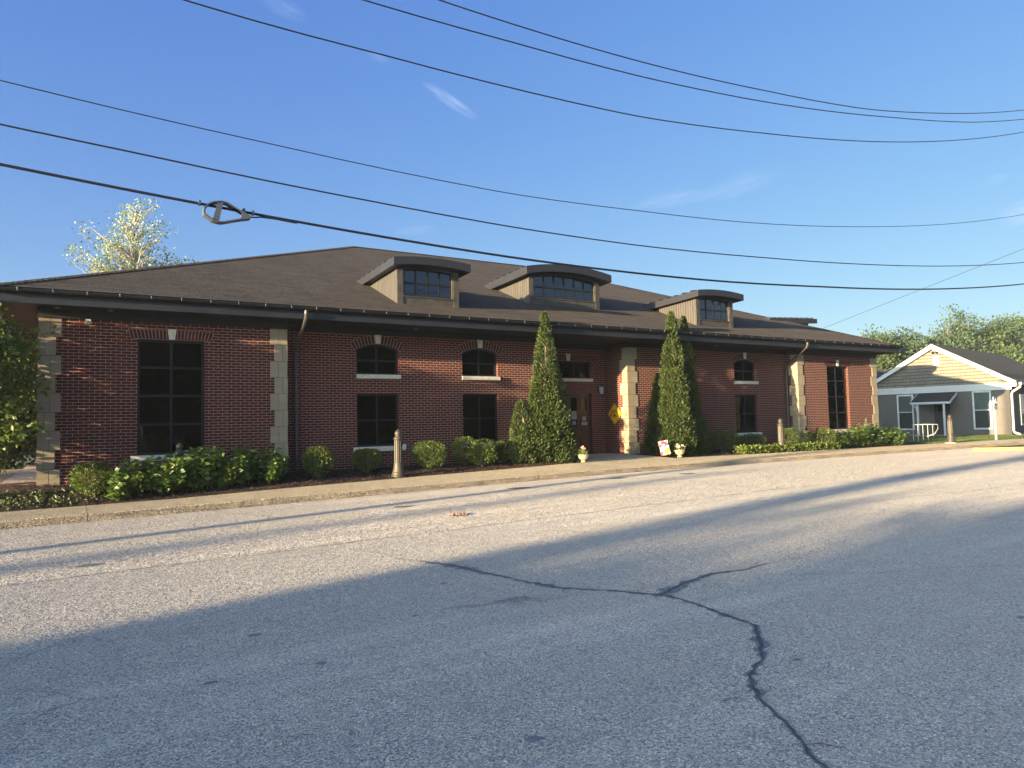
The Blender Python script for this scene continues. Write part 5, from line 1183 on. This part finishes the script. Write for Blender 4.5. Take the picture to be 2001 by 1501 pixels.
# side window on the right flank
def f(b):
    for y0, y1, z0, z1 in ((1.9, 2.0, 0.5, 2.3), (2.9, 3.0, 0.5, 2.3), (2.0, 2.9, 0.5, 0.6), (2.0, 2.9, 2.2, 2.3), (2.0, 2.9, 1.38, 1.43)): b.box(HW + 0.002, HW + 0.05, y0, y1, z0, z1)
sw = hpart('window', M['white'], f)
hpart('glass_pane', M['glass3'], lambda b: b.face([(HW + 0.02, 2.0, 0.6), (HW + 0.02, 2.9, 0.6), (HW + 0.02, 2.9, 2.2), (HW + 0.02, 2.0, 2.2)]), sw)
hpart('screen', M['blind2'], lambda b: b.face([(HW + 0.004, 2.0, 0.6), (HW + 0.004, 2.9, 0.6), (HW + 0.004, 2.9, 2.2), (HW + 0.004, 2.0, 2.2)]), sw)
def f(b):
    b.box(DR[0], DR[1], 0.05, 0.10, 0.04, 2.05)
    for z0, z1 in ((0.2, 0.95), (1.05, 1.25)): b.box(DR[0] + 0.12, DR[1] - 0.12, 0.035, 0.05, z0, z1)
hd_ = hpart('door', M['housedoor'], f)
hpart('door_light', M['glass3'], lambda b: b.box(DR[0] + 0.2, DR[1] - 0.2, 0.03, 0.049, 1.4, 1.85), hd_)
hpart('notice', M['paper'], lambda b: b.panel(lambda u, v, d: (u, 0.026 + d, v), [(0.18, 1.42), (0.44, 1.42), (0.44, 1.70), (0.18, 1.70)], [[(0.21, 1.46), (0.44, 1.46), (0.44, 1.70), (0.21, 1.70)]], 0.0), hd_)
def f(b):
    x0, x1 = -0.95, 1.12
    top = [(x0, -1.35, 1.98), (x1, -1.35, 1.98), (x1 + 0.04, -0.01, 2.52), (x0 - 0.04, -0.01, 2.52)]
    b.face(top, [(x0, 0), (x1, 0), (x1, 1.45), (x0, 1.45)]); b.face([(x, y, z - 0.05) for x, y, z in reversed(top)])
    b.face([top[0], top[1], (x1, -1.35, 1.93), (x0, -1.35, 1.93)])
pr_ = hpart('porch_roof', M['shingle2'], f)
def f(b):
    b.box(-0.97, 1.14, -1.375, -1.352, 1.86, 1.97); b.box(-0.9, 1.08, -1.30, -1.22, 1.83, 1.928)
    for x in (-0.98, 1.135):
        q = [(-1.352, 1.85), (-0.012, 2.38), (-0.012, 2.535), (-1.352, 1.995)]
        b.panel(lambda u, v, d: (x + d, u, v), q, (), 0.025, back=True, rev_outer=True)
hpart('porch_trim', M['white'], f, pr_)
for x in (-0.60, 0.80):
    def f(b):
        b.box(x - 0.05, x + 0.05, -1.30, -1.20, 0.02, 1.83)
        if x < 0: b.tube([(x - 0.28, -1.25, 1.82), (x - 0.10, -1.25, 1.68), (x - 0.04, -1.25, 1.45)], 0.035, 6)
    hpart('porch_post', M['white'], f)
hpart('porch_slab', M['concrete'], lambda b: b.box(-1.1, 1.3, -1.5, -0.02, -0.3, 0.02))
# rear wing of the house to the left
def f(b):
    b.panel(lambda u, v, d: (u, 4.0 + d, v), [(-14, -0.3), (-HW - 0.01, -0.3), (-HW - 0.01, 2.9), (-14, 2.9)])
hpart('rear_wing_wall', M['graybrick'], f)
def f(b):
    sl3 = math.hypot(4.4, 1.75)
    b.face([(-14.4, 3.6, 2.88), (-HW + 1.5, 3.6, 2.88), (-HW + 3.2, 8.0, 4.62), (-14.4, 8.0, 4.62)], [(-14, 0), (-2, 0), (-1, sl3), (-14, sl3)])
    b.face([(-14.4, 12.4, 2.88), (-14.4, 8.0, 4.62), (-HW + 3.2, 8.0, 4.62), (-HW + 1.5, 12.4, 2.88)])
    b.face([(-14.4, 3.6, 2.88), (-HW, 3.6, 2.88), (-HW, 3.6, 2.72), (-14.4, 3.6, 2.72)])
hpart('rear_wing_roof', M['shingle2'], f)
# hand rails by the porch path
def rail(x, y, rz, L_, mt, label, curl):
    r = empty('hand_rail', (x, y, -1.24), label, 'railing', None, rz)
    b = LB(); b.tube([(0, 0, 0.0), (0, 0, 0.78), (L_ * 0.5, 0, 0.79), (L_, 0, 0.78)] + ([(L_ + 0.02, 0, 0.6), (L_ - 0.12, 0, 0.36), (L_ - 0.45, 0, 0.22)] if curl else [(L_, 0, 0.0)]), 0.016, 6); b.build('top_rail', M[mt], r)
    n = int(L_ / 0.2)
    for k in range(1, n):
        X = L_ * k / n; b = LB(); b.tube([(X, 0, 0.0 if not curl or X < L_ * 0.65 else 0.25), (X, 0, 0.78)], 0.010, 5); b.build('baluster', M[mt], r)
    return r
rail(33.6, 18.9, math.radians(-58), 1.0, 'gutterwhite', 'white metal hand rail with curled end before the small porch', True)
rail(35.0, 20.9, math.radians(150), 0.9, 'storage', 'grey metal hand rail left of the white one in shade', True)
